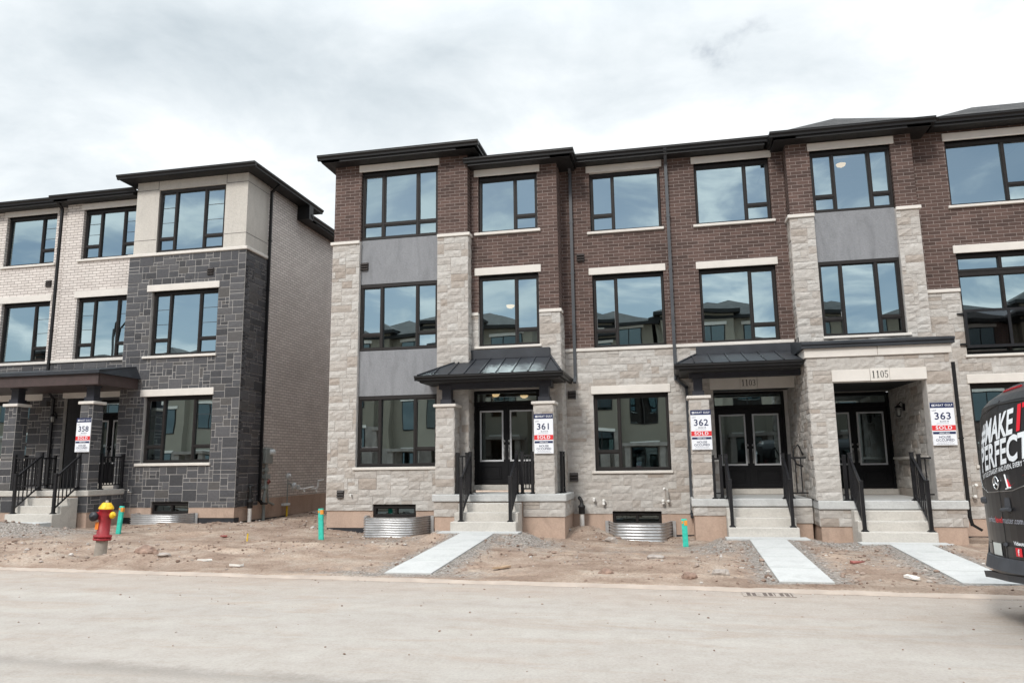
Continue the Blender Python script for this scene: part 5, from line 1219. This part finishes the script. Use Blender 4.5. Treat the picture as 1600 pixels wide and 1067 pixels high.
hb('standpipe', 'hydrant_grey', lambda q: q.lathe([(.10, -.25), (.105, .0), (.10, .37)], (hx, hy, 0), 20))
hb('bonnet', 'hydrant_yellow', lambda q: (q.lathe([(.128, .925), (.128, .945), (.112, .955), (.10, .985), (.08, 1.02), (.045, 1.035), (0, 1.037)], (hx, hy, 0), 20), [q.bar((hx+.12*math.cos(k*math.pi/3), hy+.12*math.sin(k*math.pi/3), .95), (hx+.06*math.cos(k*math.pi/3), hy+.06*math.sin(k*math.pi/3), 1.03), .018, .02) for k in range(6)]))
hb('operating_nut', 'hydrant_grey', lambda q: q.lathe([(.028, 1.03), (.026, 1.075), (0, 1.076)], (hx, hy, 0), 5))
hb('side_cap', 'hydrant_yellow', lambda q: (q.lathe([(.056, .13), (.062, .135), (.062, .165), (.048, .185), (.02, .19), (.02, .21), (0, .21)], (hx, hy, .82), 16, 'x')))
hb('pumper_cap', 'hydrant_black', lambda q: (q.lathe([(.074, -.12), (.083, -.13), (.083, -.17), (.066, -.19), (.025, -.195), (.024, -.215), (0, -.215)], (hx-.10, hy-.02, .79), 20, 'y')))
hb('numbered_tag', 'tag_orange', lambda q: (q.box(hx-.085, hx-.02, hy-.122, hy-.112, .56, .69, 0), q.box(hx-.072, hx-.062, hy-.125, hy-.1215, .59, .66), ))

# ================================================================== lot signs
def lot_sign(xc, y, z0, z1, num, label, tiltz=0.):
    s = empty('lot_sign', (xc, y, (z0+z1)/2), label, 'sign', 'sold lot signs on the porches')
    w = .445; x0, x1 = xc-w/2, xc+w/2; h = z1-z0
    Z = lambda f: z1-h*f
    fr = MB(); fr.box(x0, x1, y-.012, y+.006, z0, z1, 0, ch=.003); fr.build('board', 'sign_white', s)
    q = MB(); q.box(x0, x1, y-.0145, y-.013, Z(.125), Z(0), 0); q.build('header_strip', 'sign_navy', s); MB().box(x0+.012, x1-.012, y-.0145, y-.013, Z(.74), Z(.685), 0).build('navy_strip', 'sign_navy', s)
    q = MB(); q.box(x0+.002, x1-.002, y-.0145, y-.013, Z(.655), Z(.535), 0); q.build('red_strip', 'sign_red', s)
    yy = y-.016
    q = MB(); text_on_y(q, 'GREAT GULF', xc+.022, yy, Z(.085), .055, 0, .0009, sx=1.0, spacing=1.15); q.build('header_lettering', 'sign_white', s)
    q = MB(); q.box(x0+.035, x0+.075, yy-.0005, yy, Z(.092), Z(.042)); q.box(x0+.047, x0+.063, yy-.0012, yy-.0006, Z(.078), Z(.056), 1); q.build('square_emblem', ['sign_white', 'sign_navy'], s)
    q = MB(); text_on_y(q, 'SOLD', xc, yy, Z(.63), .10, 0, .0022, sx=1.12, spacing=1.15); q.build('sold_lettering', 'sign_white', s)
    q = MB(); text_on_y(q, 'GREAT GULF', xc, yy, Z(.727), .032, 0, .0008, spacing=1.05); q.build('strip_lettering', 'sign_white', s)
    q = MB(); text_on_y(q, num, xc, yy+.002, Z(.395), .20, 0, .0028, sx=1.05, spacing=1.05); q.build('lot_number', 'sign_navy', s)
    q = MB(); text_on_y(q, 'HOUSE', xc, yy+.002, Z(.835), .066, 0, .0009, sx=1.05); text_on_y(q, 'OCCUPIED', xc, yy+.002, Z(.905), .066, 0, .0009, sx=1.05); q.build('notice_lettering', 'sign_navy', s)
    q = MB(); text_on_y(q, 'BLOCK 58', xc+.02, yy+.002, Z(.458), .036, 0, .0004); q.build('block_lettering', 'sign_navy', s)
    q = MB(); text_on_y(q, 'LOT', x0+.03, yy+.002, Z(.205), .045, 0, 0., 'LEFT'); q.build('lot_lettering', 'sign_navy', s)
    q = MB()
    for f, a, c in ((.49, .10, .32), (.935, .08, .36), (.968, .06, .39)):
        k = a; rr = random.Random(int(f*1000))
        while k < c:
            d = rr.uniform(.015, .04); q.box(x0+k, x0+min(k+d, c), yy+.001, yy+.003, Z(f)-.004, Z(f)+.004); k += d+.008
    q.build('small_print', 'sign_grey', s)
lot_sign(-2.82, 16.87, 1.86, 2.765, '361', 'white sign board reading lot 361 SOLD fixed to the porch pier')
lot_sign(.70, 17.22, 1.895, 2.78, '362', 'white sign board reading lot 362 SOLD fixed to the porch pier')
lot_sign(5.46, 16.64, 1.90, 2.765, '363', 'white sign board reading lot 363 SOLD on the stone entrance wall')
lot_sign(-15.27, 17.07, 2.09, 2.985, '358', 'white sign board reading lot 358 SOLD on the dark stone pier')
def numerals(xc, y, z, s, house):
    """incised serif figures of the cast plaque"""
    q = MB(); H_ = .15; pitch = .083; x = xc-pitch*1.5
    def ring(cx, cz, rx, rz, tx, tz, a0=0., a1=6.2832, n=18):
        P = []
        for k in range(n+1):
            a = a0+(a1-a0)*k/n; P.append(((cx+rx*math.cos(a), cz+rz*math.sin(a)), (cx+(rx-tx)*math.cos(a), cz+(rz-tz)*math.sin(a))))
        for (o0, i0), (o1, i1) in zip(P, P[1:]): q.add([(o0[0], y, o0[1]), (i0[0], y, i0[1]), (i1[0], y, i1[1]), (o1[0], y, o1[1])], [(3, 2, 1, 0)])
    B_ = lambda a, b_, c, d: q.box(a, b_, y-.001, y+.001, c, d)
    for ch in s:
        if ch == '1':
            B_(x-.010, x+.010, z, z+H_); B_(x-.026, x+.026, z, z+.009); q.add([(x-.026, y-.0005, z+H_-.03), (x-.010, y-.0005, z+H_-.026), (x-.010, y-.0005, z+H_)], [(0, 1, 2)])
        elif ch == '0': ring(x, z+H_/2, .034, H_/2, .017, .008)
        elif ch == '3':
            ring(x-.004, z+H_*.72, .030, H_*.28, .014, .009, R(-90), R(160)); ring(x-.004, z+H_*.26, .034, H_*.27, .016, .009, R(-160), R(90)); B_(x-.018, x, z+H_*.47, z+H_*.52)
        elif ch == '5':
            B_(x-.026, x+.028, z+H_-.018, z+H_); B_(x-.026, x-.016, z+H_*.5, z+H_-.018); ring(x-.002, z+H_*.30, .034, H_*.31, .016, .009, R(-165), R(120))
        x += pitch
    return q.build('house_number', 'plaque_ink', house)
hs = {h['label'].split()[2]: h for h in bpy.data.objects if h.name.startswith('townhouse') and 'numbered' in h['label']}
numerals(1.895, M-.0605, 3.395, '1103', hs['1103']); numerals(4.36, F-.0505, 3.315, '1105', hs['1105'])
# ================================================================== parked van
YC, XR, HW = 8.37, 3.21, .99
VAN = empty('van', (6, YC, 0), 'black delivery van with white and red lettering on its rear doors, parked at the kerb', 'van')
def sm(a, b, t):
    t = max(0., min(1., (t-a)/(b-a))); return t*t*(3-2*t)
def rear_x(y, z):
    d = abs(y-YC)/HW
    return XR+.22*d**2.2+.13*sm(1.5, 2.6, z)+.22*sm(2.12, 2.42, z)**2
PROF = [(.86, .50), (.955, .56), (.975, .75), (.99, 1.0), (.99, 1.25), (.985, 1.45), (.972, 1.65), (.955, 1.82), (.93, 1.98), (.895, 2.10), (.84, 2.20), (.75, 2.28), (.62, 2.335), (.42, 2.375), (.2, 2.395), (0, 2.40)]
b = MB(); NS = 16; rows = []
for d, z in PROF[:-1]:
    rows.append([(rear_x(YC+d*(1-2*k/NS), z), YC+d*(1-2*k/NS), z) for k in range(NS+1)])
for r0, r1 in zip(rows, rows[1:]):
    for k in range(NS): b.add([r0[k], r0[k+1], r1[k+1], r1[k]], [(0, 1, 2, 3)], smooth=True)
STA = [(None, 1., 2.40), (3.9, 1., 2.43), (5.5, 1., 2.44), (7.0, 1., 2.42), (7.45, .985, 2.28), (7.9, .97, 1.85), (8.25, .96, 1.42), (8.75, .94, 1.25), (9.0, .86, 1.05), (9.08, .8, .9)]
def sect(x, hw, zt):
    o = []
    for s in (1, -1):
        pr = PROF if s > 0 else PROF[-2::-1]
        for d, z in pr:
            zz = z if z < .9 else .9+(z-.9)*(zt-.9)/(2.40-.9)
            o.append((rear_x(YC+d, z) if x is None else x, YC+s*d*hw, zz))
    return o
S = [sect(*s) for s in STA]; n = len(S[0])
for A_, B_ in zip(S, S[1:]):
    for k in range(n-1): b.add([A_[k], A_[k+1], B_[k+1], B_[k]], [(0, 1, 2, 3)], smooth=True)
b.add(S[-1], [tuple(range(n))]); b.add([p for s in (S[0], S[-1]) for p in (s[0], s[-1])], [(0, 1, 3, 2)])
b.build('body', 'van_paint', VAN)
def onrear(y, z, o=.006): return (rear_x(y, z)-o, y, z)
def strip(mb, pts, w, o=.004, mat=0):
    """thin raised line on the rear doors following (y, z) points"""
    P = []
    for (y0, z0), (y1, z1) in zip(pts, pts[1:]):
        m_ = max(1, int(math.hypot(y1-y0, z1-z0)/.06))
        P += [(y0+(y1-y0)*k/m_, z0+(z1-z0)*k/m_) for k in range(m_)]
    P.append(pts[-1]); mb.tube([onrear(y, z, o) for y, z in P], w, 6, mat)
b = MB(); strip(b, [(YC, .66), (YC, 1.2), (YC, 1.9), (YC, 2.22)], .006, -.001); strip(b, [(9.2, 2.07), (8.9, 2.12), (YC, 2.18), (7.84, 2.17), (7.5, 2.09)], .008, -.002); strip(b, [(9.2, .78), (YC, .80), (7.5, .78)], .004, -.001); b.build('door_seam', 'black_rubber', VAN)
b = MB(); strip(b, [(9.12, 1.55), (9.08, 1.44), (8.95, 1.36), (8.7, 1.30), (8.1, 1.32), (7.88, 1.37), (7.62, 1.5)], .005, .0); b.build('window_line', 'steel_handle', VAN)
def rear_text(s, y0, z0, size, mat, weight, name, slope=.12, sx=1., width=None, spacing=1., mb=None):
    vs, fs = text_mesh(s, size, weight, 'LEFT', 1., spacing)
    if width: sx = width/(max(v[0] for v in vs)-min(v[0] for v in vs))
    xm = min(v[0] for v in vs)
    bmv = bmesh.new(); V = [bmv.verts.new(((x-xm)*sx, y, 0)) for x, y in vs]
    for f in fs:
        try: bmv.faces.new([V[i] for i in f])
        except ValueError: pass
    u = .05; mxu = max(v.co.x for v in bmv.verts)
    while u < mxu:
        bmesh.ops.bisect_plane(bmv, geom=bmv.verts[:]+bmv.edges[:]+bmv.faces[:], plane_co=(u, 0, 0), plane_no=(1, 0, 0)); u += .05
    bmv.verts.index_update(); q = mb or MB(); pts = []
    for v in bmv.verts:
        y = y0-v.co.x; z = z0+v.co.y+slope*v.co.x; pts.append(onrear(y, z, .005))
    q.add(pts, [tuple(v.index for v in f.verts) for f in bmv.faces]); bmv.free()
    if mb is None: q.build(name, mat, VAN)
q = MB()
rear_text('#MAKE', 8.82, 1.775, .345, None, .010, '', width=.79, mb=q)
rear_text('PERFECT', 8.82, 1.51, .345, None, .010, '', width=1.04, mb=q)
q.build('slogan_lettering', 'van_white', VAN); q = MB()
rear_text('LAY TILES STRAIGHT AND EVEN, EVERY TIME', 8.82, 1.44, .066, None, .001, '', slope=.12, width=1.06, mb=q)
q.build('tagline_lettering', 'van_white', VAN); q = MB()
rear_text('Videotutorials at', 8.20, .805, .05, None, .0015, '', slope=0, width=.42, mb=q)
q.build('tutorial_lettering', 'van_white', VAN)
q = MB(); rear_text('IT', 7.97, 1.885, .36, None, .008, '', width=.30, mb=q); q.build('slogan_lettering', 'van_red', VAN); q = MB(); rear_text('level', 8.55, 1.005, .085, None, .001, '', slope=0, width=.17, mb=q)
q.build('web_lettering', 'van_red', VAN); q = MB()
for (a, c) in (((8.18, .70), (8.07, .78)), ((8.03, .70), (7.92, .78))):
    P = [(a[0], a[1]), (c[0], a[1]), (c[0], c[1]), (a[0], c[1])]; q.add([onrear(y, z, .005) for y, z in P], [(0, 1, 2, 3)])
q.build('social_badge', 'van_red', VAN); q = MB()
P = [(8.20, 1.42), (8.15, 1.35), (7.82, 1.50), (7.5, 1.60), (7.5, 1.63)]; q.add([onrear(y, z, .005) for y, z in P], [(0, 1, 2, 3, 4)])
q.build('red_wedge_mark', 'van_red', VAN)
q = MB(); rear_text('f', 8.145, .71, .085, None, .003, '', slope=0, mb=q)
q.tube([onrear(7.975+.03*math.cos(a*.5236), .74+.03*math.sin(a*.5236), .008) for a in range(13)], .004, 5)
q.build('badge_symbol', 'van_white', VAN); q = MB()
for s, y, w in (('perfect', 8.80, .24), ('master.com', 8.37, .38)): rear_text(s, y, 1.005, .085, None, .0004, '', slope=0, width=w, mb=q)
q.build('web_lettering', 'sign_grey', VAN)
q = MB(); strip(q, [(8.195, 1.475), (8.16, 1.345)], .008, .008); strip(q, [(8.20, 1.335), (8.115, 1.35)], .008, .008); q.build('tile_clip_mark', 'van_white', VAN)
q = MB(); c0, c1, r0 = 8.40, 1.395, .062
q.tube([onrear(c0+r0*math.cos(k*math.pi/12), c1+r0*math.sin(k*math.pi/12), .012) for k in range(25)], .008, 6)
for k in range(3):
    a = math.pi/2+k*2*math.pi/3; q.tube([onrear(c0, c1, .014), onrear(c0+r0*math.cos(a), c1+r0*math.sin(a), .012)], .008, 5, rs=[.011, .003])
q.build('star_emblem', 'chrome', VAN)
b = MB(); pts = []
for k in range(17):
    y = YC+1.0-2.0*k/16; d = abs(y-YC)/1.0
    pts.append((rear_x(YC+min(d, .97)*HW*(1 if y > YC else -1), .6)-.07+.10*d**6, y))
for z0, z1, o in ((.545, .665, 0),):
    for (xa, ya), (xb, yb) in zip(pts, pts[1:]): b.hexa([(xa, ya, z0), (xa+.3, ya, z0), (xb+.3, yb, z0), (xb, yb, z0)], [(xa+.03, ya, z1), (xa+.3, ya, z1), (xb+.3, yb, z1), (xb+.03, yb, z1)])
for s in (1, -1): b.hexa([(XR+.16, YC+s*.955, .55), (XR+.7, YC+s*.955, .55), (XR+.7, YC+s*.975, .55), (XR+.16, YC+s*.975, .55)], [(XR+.2, YC+s*.95, .80), (XR+.5, YC+s*.955, .7), (XR+.5, YC+s*.975, .7), (XR+.2, YC+s*.965, .80)])
b.build('bumper', 'van_plastic', VAN)
b = MB(); SP = [(9.22, 3.29, .405), (8.9, 3.25, .425), (8.37, 3.19, .445), (7.85, 3.2, .465), (7.5, 3.26, .475)]
for (ya, xa, za), (yb, xb, zb) in zip(SP, SP[1:]): b.hexa([(xa, ya, za), (xb, yb, zb), (xb+.22, yb, zb), (xa+.2, ya, za)], [(xa-.01, ya, za+.065), (xb-.01, yb, zb+.065), (xb+.22, yb, zb+.065), (xa+.2, ya, za+.065)])
b.build('rear_step', 'van_plastic', VAN)
q = MB(); P = [(8.80, .655), (8.42, .655), (8.42, .815), (8.80, .815)]; q.add([onrear(y, z, .003) for y, z in P], [(0, 1, 2, 3)]); q.build('plate_recess', 'black_rubber', VAN)
q = MB(); P = [(8.73, .68), (8.48, .68), (8.48, .80), (8.73, .80)]; q.add([onrear(y, z, .008) for y, z in P], [(0, 1, 2, 3)]); pl = q.build('number_plate', 'plate_white', VAN)
q = MB(); strip(q, [(8.30, 1.13), (8.14, 1.14)], .02, .03); q.add([onrear(y, z, .005) for y, z in ((8.29, 1.15), (8.16, 1.16), (8.17, 1.25), (8.27, 1.25))], [(0, 1, 2, 3)]); q.build('door_handle', 'van_plastic', VAN)
q = MB()
for y, z in ((8.93, 1.22), (7.72, 1.27)): q.box(rear_x(y, z)-.03, rear_x(y, z)+.02, y-.09, y+.05, z-.035, z+.035, ch=.015)
q.tube([onrear(YC, .80, .0), onrear(YC-.03, .80, .02)], .02, 6); q.build('hinge', 'van_plastic', VAN)
q = MB(); strip(q, [(8.60, 2.335), (8.24, 2.345)], .02, -.004); q.build('brake_lamp', 'lamp_red', VAN)
for s in (1, -1):
    q = MB(); y = YC+s*.955; q.box(3.425, 3.54, y-.04, y+.04, 1.0, 1.7, 0, ch=.03); q.build('tail_lamp', 'lamp_red', VAN)
for x in (4.35, 7.95):
    for s in (1, -1): MB().lathe([(0, .70*s), (.43, .70*s), (.43, .975*s), (.42, .982*s), (.40, .975*s), (.39, .93*s), (0, .93*s)], (x, YC, .40), 28, 'y').build('wheel_arch', 'black_rubber', VAN)
    for s in (1, -1):
        w = MB(); c = (x, YC+s*.83, .345); w.lathe([(.20, -.11), (.30, -.12), (.335, -.10), (.345, -.05), (.345, .05), (.335, .10), (.30, .12), (.20, .11)], c, 28, 'y'); wh = w.build('wheel', 'tyre', VAN)
        w = MB(); w.lathe([(0, -.09), (.06, -.10), (.19, -.05), (.205, -.112), (.205, .112), (.19, .05), (.06, .10), (0, .09)], c, 20, 'y'); w.build('rim', 'steel_handle', wh)
q = MB()
for s in (1, -1): q.box(3.6, 8.4, YC+s*.985, YC+s*1.0, .80, .88, 0, ch=.006)
q.build('rub_strip', 'van_plastic', VAN)
q = MB()
for s in (1, -1):
    for x in (4.95, 6.2, 7.2): q.tube([(x, YC+s*.975, .60), (x, YC+s*.989, 1.0), (x, YC+s*.984, 1.45), (x, YC+s*.95, 1.85), (x, YC+s*.88, 2.13)], .005, 5)
q.build('side_seam', 'black_rubber', VAN)
q = MB()
for s in (1, -1):
    y = YC+s*.992
    q.add([(6.3, y-s*.02, 1.45), (7.35, y-s*.02, 1.42), (7.25, y-s*.05, 2.02), (6.3, y-s*.035, 2.05)], [(0, 1, 2, 3) if s < 0 else (3, 2, 1, 0)])
q.add([(8.26, YC-.86, 1.44), (8.26, YC+.86, 1.44), (7.52, YC+.78, 2.22), (7.52, YC-.78, 2.22)], [(0, 1, 2, 3)])
q.build('glazing', 'van_glass', VAN)
for s in (1, -1): MB().box(7.2, 7.34, YC+s*1.0, YC+s*1.22, 1.4, 1.75, ch=.03).build('mirror', 'van_plastic', VAN)
b = MB(); b.box(3.7, 8.9, YC-.75, YC+.75, .30, .52); b.build('underbody', 'black_rubber', VAN)

# ================================================================== houses across the street (they show in the window glass)
def opposite(x0, x1, yf, h, label, mat, gable):
    H = empty('townhouse', ((x0+x1)/2, yf, 0), label, 'house', 'townhouses across the street')
    xm = x0+(x1-x0)*.52; D = 10.
    b = MB(); b.box(x0, x1, yf-D, yf, 0, h); b.box(x0+.3, xm, yf, yf+.5, 0, h+.3); b.build('wall', mat, H)
    b = MB(); b.box(xm+.01, x1-.01, yf, yf+.05, 0, 3.2); b.box(x0+.31, xm-.01, yf+.5, yf+.54, 0, 3.3); b.build('stone_base', 'opp_stone', H)
    hip_roof(H, x0-.4, x1+.4, yf-D-.4, yf+.5, h+.05, .42); hip_roof(H, x0-.1, xm+.4, yf-4, yf+.95, h+.35, .5 if gable else .4)
    b = MB(); b.box(x0-.42, x1+.42, yf-.2, yf+.52, h-.15, h+.04); b.box(x0-.12, xm+.42, yf+.3, yf+.98, h+.15, h+.34); b.build('eave', 'eave_metal', H)
    for (a, c, y) in ((x0+.9, xm-.6, yf+.5), (xm+.6, x1-.6, yf)):
        for z0, z1 in ((1.5, 3.2), (4.5, 6.3), (7.4, 8.8)):
            w = MB(); w.box(a, c, y-.02, y+.03+.03*(z0 < 3), z0, z1); w.box((a+c)/2-.03, (a+c)/2+.03, y, y+.07, z0, z1); fr = w.build('window', 'frame_dark', H)
            yy = y+.065; MB().add([(a+.06, yy, z0+.06), (c-.06, yy, z0+.06), (c-.06, yy, z1-.06), (a+.06, yy, z1-.06)], [(3, 2, 1, 0)]).build('window_pane', 'van_glass', fr)
            MB().box(a-.1, c+.1, y, y+.08, z1, z1+.18).build('lintel', 'limestone_trim', H)
    b = MB(); b.box(xm+.2, x1-.1, yf, yf+1.6, 3.05, 3.25); b.box(xm+.3, xm+.6, yf+1.2, yf+1.5, 0, 3.05); b.box(x1-.5, x1-.2, yf+1.2, yf+1.5, 0, 3.05); b.build('porch', 'opp_stone', H)
for k, (x0, x1, h, lab, mat) in enumerate(((-54.4, -48.4, 9.2, 'beige townhouse across the street, left end of that row', 'opp_wall'), (-48.2, -42.2, 9.0, 'brown brick townhouse across the street, second from the left end of that row', 'brown_brick'), (-42, -36, 9.1, 'beige townhouse across the street, third from the left end of that row', 'opp_wall'), (-35.8, -29.8, 9.3, 'pale stucco townhouse across the street, fourth from the left, beside the gap', 'opp_render'), (-27, -21, 9.0, 'brown brick townhouse across the street, just left of the gap in that row', 'brown_brick'), (-20.8, -14.8, 9.2, 'beige townhouse across the street, opposite the dark stone tower', 'opp_wall'), (-14.6, -8.6, 9.4, 'pale stucco townhouse across the street, opposite the gap between the rows', 'opp_render'),
        (-6, 0, 9.1, 'beige townhouse across the street, directly behind the viewpoint', 'opp_wall'), (.2, 6.2, 9.3, 'pale stucco townhouse across the street, opposite house 1105', 'opp_render'), (6.4, 12.4, 9.0, 'cream townhouse across the street, third from the right end of that row', 'opp_wall'), (12.6, 18.6, 9.2, 'brown brick townhouse across the street, second from the right end of that row', 'brown_brick'), (18.8, 24.8, 9.1, 'beige townhouse across the street, right end of that row', 'opp_wall'))):
    opposite(x0, x1, -8.6, h, lab, mat, k % 2)
lp = empty('street_lamp', (-30.5, 1.6, 0), 'black street lamp with a lantern head, standing across the road to the far left', 'lamp')
MB().lathe([(.14, 0), (.14, .4), (.08, .6), (.06, 9.6), (0, 9.6)], (-30.5, 1.6, 0), 12).build('pole', 'rail_black', lp)
MB().tube([(-30.5, 1.6, 9.0), (-30.4, 1.6, 9.9), (-30.0, 1.6, 10.3), (-29.5, 1.6, 10.15), (-29.4, 1.6, 9.9)], .05, 8).build('arm', 'rail_black', lp)
b = MB(); b.lathe([(.05, .0), (.1, -.15), (.5, -.42), (.5, -.46), (.0, -.46)], (-29.4, 1.6, 9.9), 8); h_ = b.build('lamp_shade', 'rail_black', lp)
MB().lathe([(.34, -.46), (.2, -1.0), (0, -1.0)], (-29.4, 1.6, 9.9), 8).build('lamp_glass', 'lantern_glass', lp)

# ================================================================== sky, sun, camera
VAN.rotation_euler.x = -R(2.2)      # the road falls toward the kerb
w = bpy.data.worlds.new('World'); sc.world = w; w.use_nodes = True; nt = w.node_tree; nt.nodes.clear()
SUN_EL, SUN_AZ = R(39), R(196)      # azimuth clockwise from +Y: behind the camera, to the left
out = N(nt, 'ShaderNodeOutputWorld'); bg1 = N(nt, 'ShaderNodeBackground', Strength=.058); bg2 = N(nt, 'ShaderNodeBackground', Strength=1.05)
sky = N(nt, 'ShaderNodeTexSky', sky_type='NISHITA', sun_disc=False, sun_elevation=SUN_EL, sun_rotation=SUN_AZ, air_density=1., dust_density=.4, ozone_density=1.)
L(nt, sky, 'Color', bg1, 'Color')
tc = N(nt, 'ShaderNodeTexCoord'); sep = N(nt, 'ShaderNodeSeparateXYZ'); L(nt, tc, 'Generated', sep, 'Vector')
zc = N(nt, 'ShaderNodeMath', operation='MAXIMUM'); zc.inputs[1].default_value = 0.; L(nt, sep, 'Z', zc, 0)
SKY_OFF = (0., 0., 0.)
za = N(nt, 'ShaderNodeMath', operation='ADD'); za.inputs[1].default_value = .16; L(nt, zc, 'Value', za, 0)
dv = []
for ax in ('X', 'Y'):
    d = N(nt, 'ShaderNodeMath', operation='DIVIDE'); L(nt, sep, ax, d, 0); L(nt, za, 'Value', d, 1); dv.append(d)
cb = N(nt, 'ShaderNodeCombineXYZ'); L(nt, dv[0], 'Value', cb, 'X'); L(nt, dv[1], 'Value', cb, 'Y'); cb.inputs['Z'].default_value = 1.7
mo = N(nt, 'ShaderNodeMapping'); mo.inputs['Location'].default_value = SKY_OFF; L(nt, cb, 'Vector', mo, 'Vector')
# broad grey and white cloud decks, with billows on their edges
n1 = N(nt, 'ShaderNodeTexNoise', Scale=.62, Detail=3., Roughness=.5, Distortion=.3); L(nt, mo, 'Vector', n1, 'Vector')
n3 = N(nt, 'ShaderNodeTexNoise', Scale=1.9, Detail=9., Roughness=.58, Distortion=.35); L(nt, mo, 'Vector', n3, 'Vector')
mm = N(nt, 'ShaderNodeMath', operation='MULTIPLY_ADD'); mm.inputs[1].default_value = .80; L(nt, n3, 'Fac', mm, 0)
m4 = N(nt, 'ShaderNodeMath', operation='MULTIPLY_ADD'); m4.inputs[1].default_value = .75; m4.inputs[2].default_value = -.265; L(nt, n1, 'Fac', m4, 0); L(nt, m4, 'Value', mm, 2)
n5 = N(nt, 'ShaderNodeTexNoise', Scale=5.5, Detail=7., Roughness=.6, Distortion=.5); L(nt, mo, 'Vector', n5, 'Vector')
m5 = N(nt, 'ShaderNodeMath', operation='MULTIPLY_ADD'); m5.inputs[1].default_value = .20; L(nt, n5, 'Fac', m5, 0); L(nt, mm, 'Value', m5, 2)
mm = N(nt, 'ShaderNodeMath', operation='SUBTRACT'); mm.inputs[1].default_value = .10; L(nt, m5, 'Value', mm, 0)
cr = ramp(nt, [(.18, (.43, .485, .525)), (.32, (.53, .58, .615)), (.41, (.60, .645, .675)), (.49, (.665, .705, .73)), (.55, (.745, .775, .79)), (.63, (.835, .85, .855))])
L(nt, mm, 'Value', cr, 'Fac')
n2 = N(nt, 'ShaderNodeTexNoise', Scale=1.7, Detail=8., Roughness=.56, Distortion=.45)
mp = N(nt, 'ShaderNodeMapping'); mp.inputs['Location'].default_value = (5.3, 2.2, 4.); L(nt, mo, 'Vector', mp, 'Vector'); L(nt, mp, 'Vector', n2, 'Vector')
# the overcast grows brighter toward the zenith, as a cloud deck does
g = N(nt, 'ShaderNodeMapRange'); g.interpolation_type = 'SMOOTHSTEP'
for k, v in (('From Min', .50), ('From Max', .85), ('To Min', 1.), ('To Max', 2.4)): g.inputs[k].default_value = v
L(nt, sep, 'Z', g, 'Value')
sc_ = N(nt, 'ShaderNodeVectorMath', operation='SCALE'); L(nt, cr, 'Color', sc_, 0); L(nt, g, 'Result', sc_, 'Scale'); L(nt, sc_, 'Vector', bg2, 'Color')
# thin and broken on the side behind the camera, nearly closed in front
mk = N(nt, 'ShaderNodeMapRange')
for k, v in (('From Min', -.8), ('From Max', .8), ('To Min', -.10), ('To Max', .20)): mk.inputs[k].default_value = v
L(nt, sep, 'Y', mk, 'Value')
mb_ = N(nt, 'ShaderNodeMath', operation='ADD'); L(nt, n2, 'Fac', mb_, 0); L(nt, mk, 'Result', mb_, 1)
ms = N(nt, 'ShaderNodeMapRange'); ms.interpolation_type = 'SMOOTHSTEP'
for k, v in (('From Min', .37), ('From Max', .52), ('To Min', .24), ('To Max', 1.)): ms.inputs[k].default_value = v
L(nt, mb_, 'Value', ms, 'Value')
mix = N(nt, 'ShaderNodeMixShader'); L(nt, ms, 'Result', mix, 'Fac'); L(nt, bg1, 'Background', mix, 1); L(nt, bg2, 'Background', mix, 2); L(nt, mix, 'Shader', out, 'Surface')
sl = bpy.data.lights.new('sun', 'SUN'); sl.energy = 1.9; sl.angle = R(14); sl.color = (1., .96, .90)
so = bpy.data.objects.new('sun', sl); COL.objects.link(so)
dirv = Vector((math.sin(SUN_AZ)*math.cos(SUN_EL), math.cos(SUN_AZ)*math.cos(SUN_EL), math.sin(SUN_EL)))
so.rotation_euler = (-dirv).to_track_quat('-Z', 'Y').to_euler(); so.location = (0, 0, 30)

cam = bpy.data.cameras.new('camera'); cam.sensor_width = 36.; cam.lens = 1157.3/1600*36.; cam.clip_end = 3000; cam.clip_start = .1
co = bpy.data.objects.new('camera', cam); COL.objects.link(co)
p, ro, ya = 1.62845936e-01, -1.28451641e-02, -2.06531939e-01
fw = Vector((math.sin(ya)*math.cos(p), math.cos(ya)*math.cos(p), math.sin(p))); rt = Vector((math.cos(ya), -math.sin(ya), 0)); up = rt.cross(fw)
r_, u_ = rt*math.cos(ro)+up*math.sin(ro), up*math.cos(ro)-rt*math.sin(ro)
co.matrix_world = Matrix(((r_.x, u_.x, -fw.x, 0), (r_.y, u_.y, -fw.y, 0), (r_.z, u_.z, -fw.z, 1.65), (0, 0, 0, 1)))
sc.camera = co
sc.view_settings.view_transform = 'Standard'; sc.view_settings.look = 'None'; sc.view_settings.exposure = .42; sc.view_settings.gamma = 1.
sc.render.engine = 'CYCLES'
sc.cycles.max_bounces = 8; sc.cycles.transparent_max_bounces = 12; sc.cycles.use_denoising = True
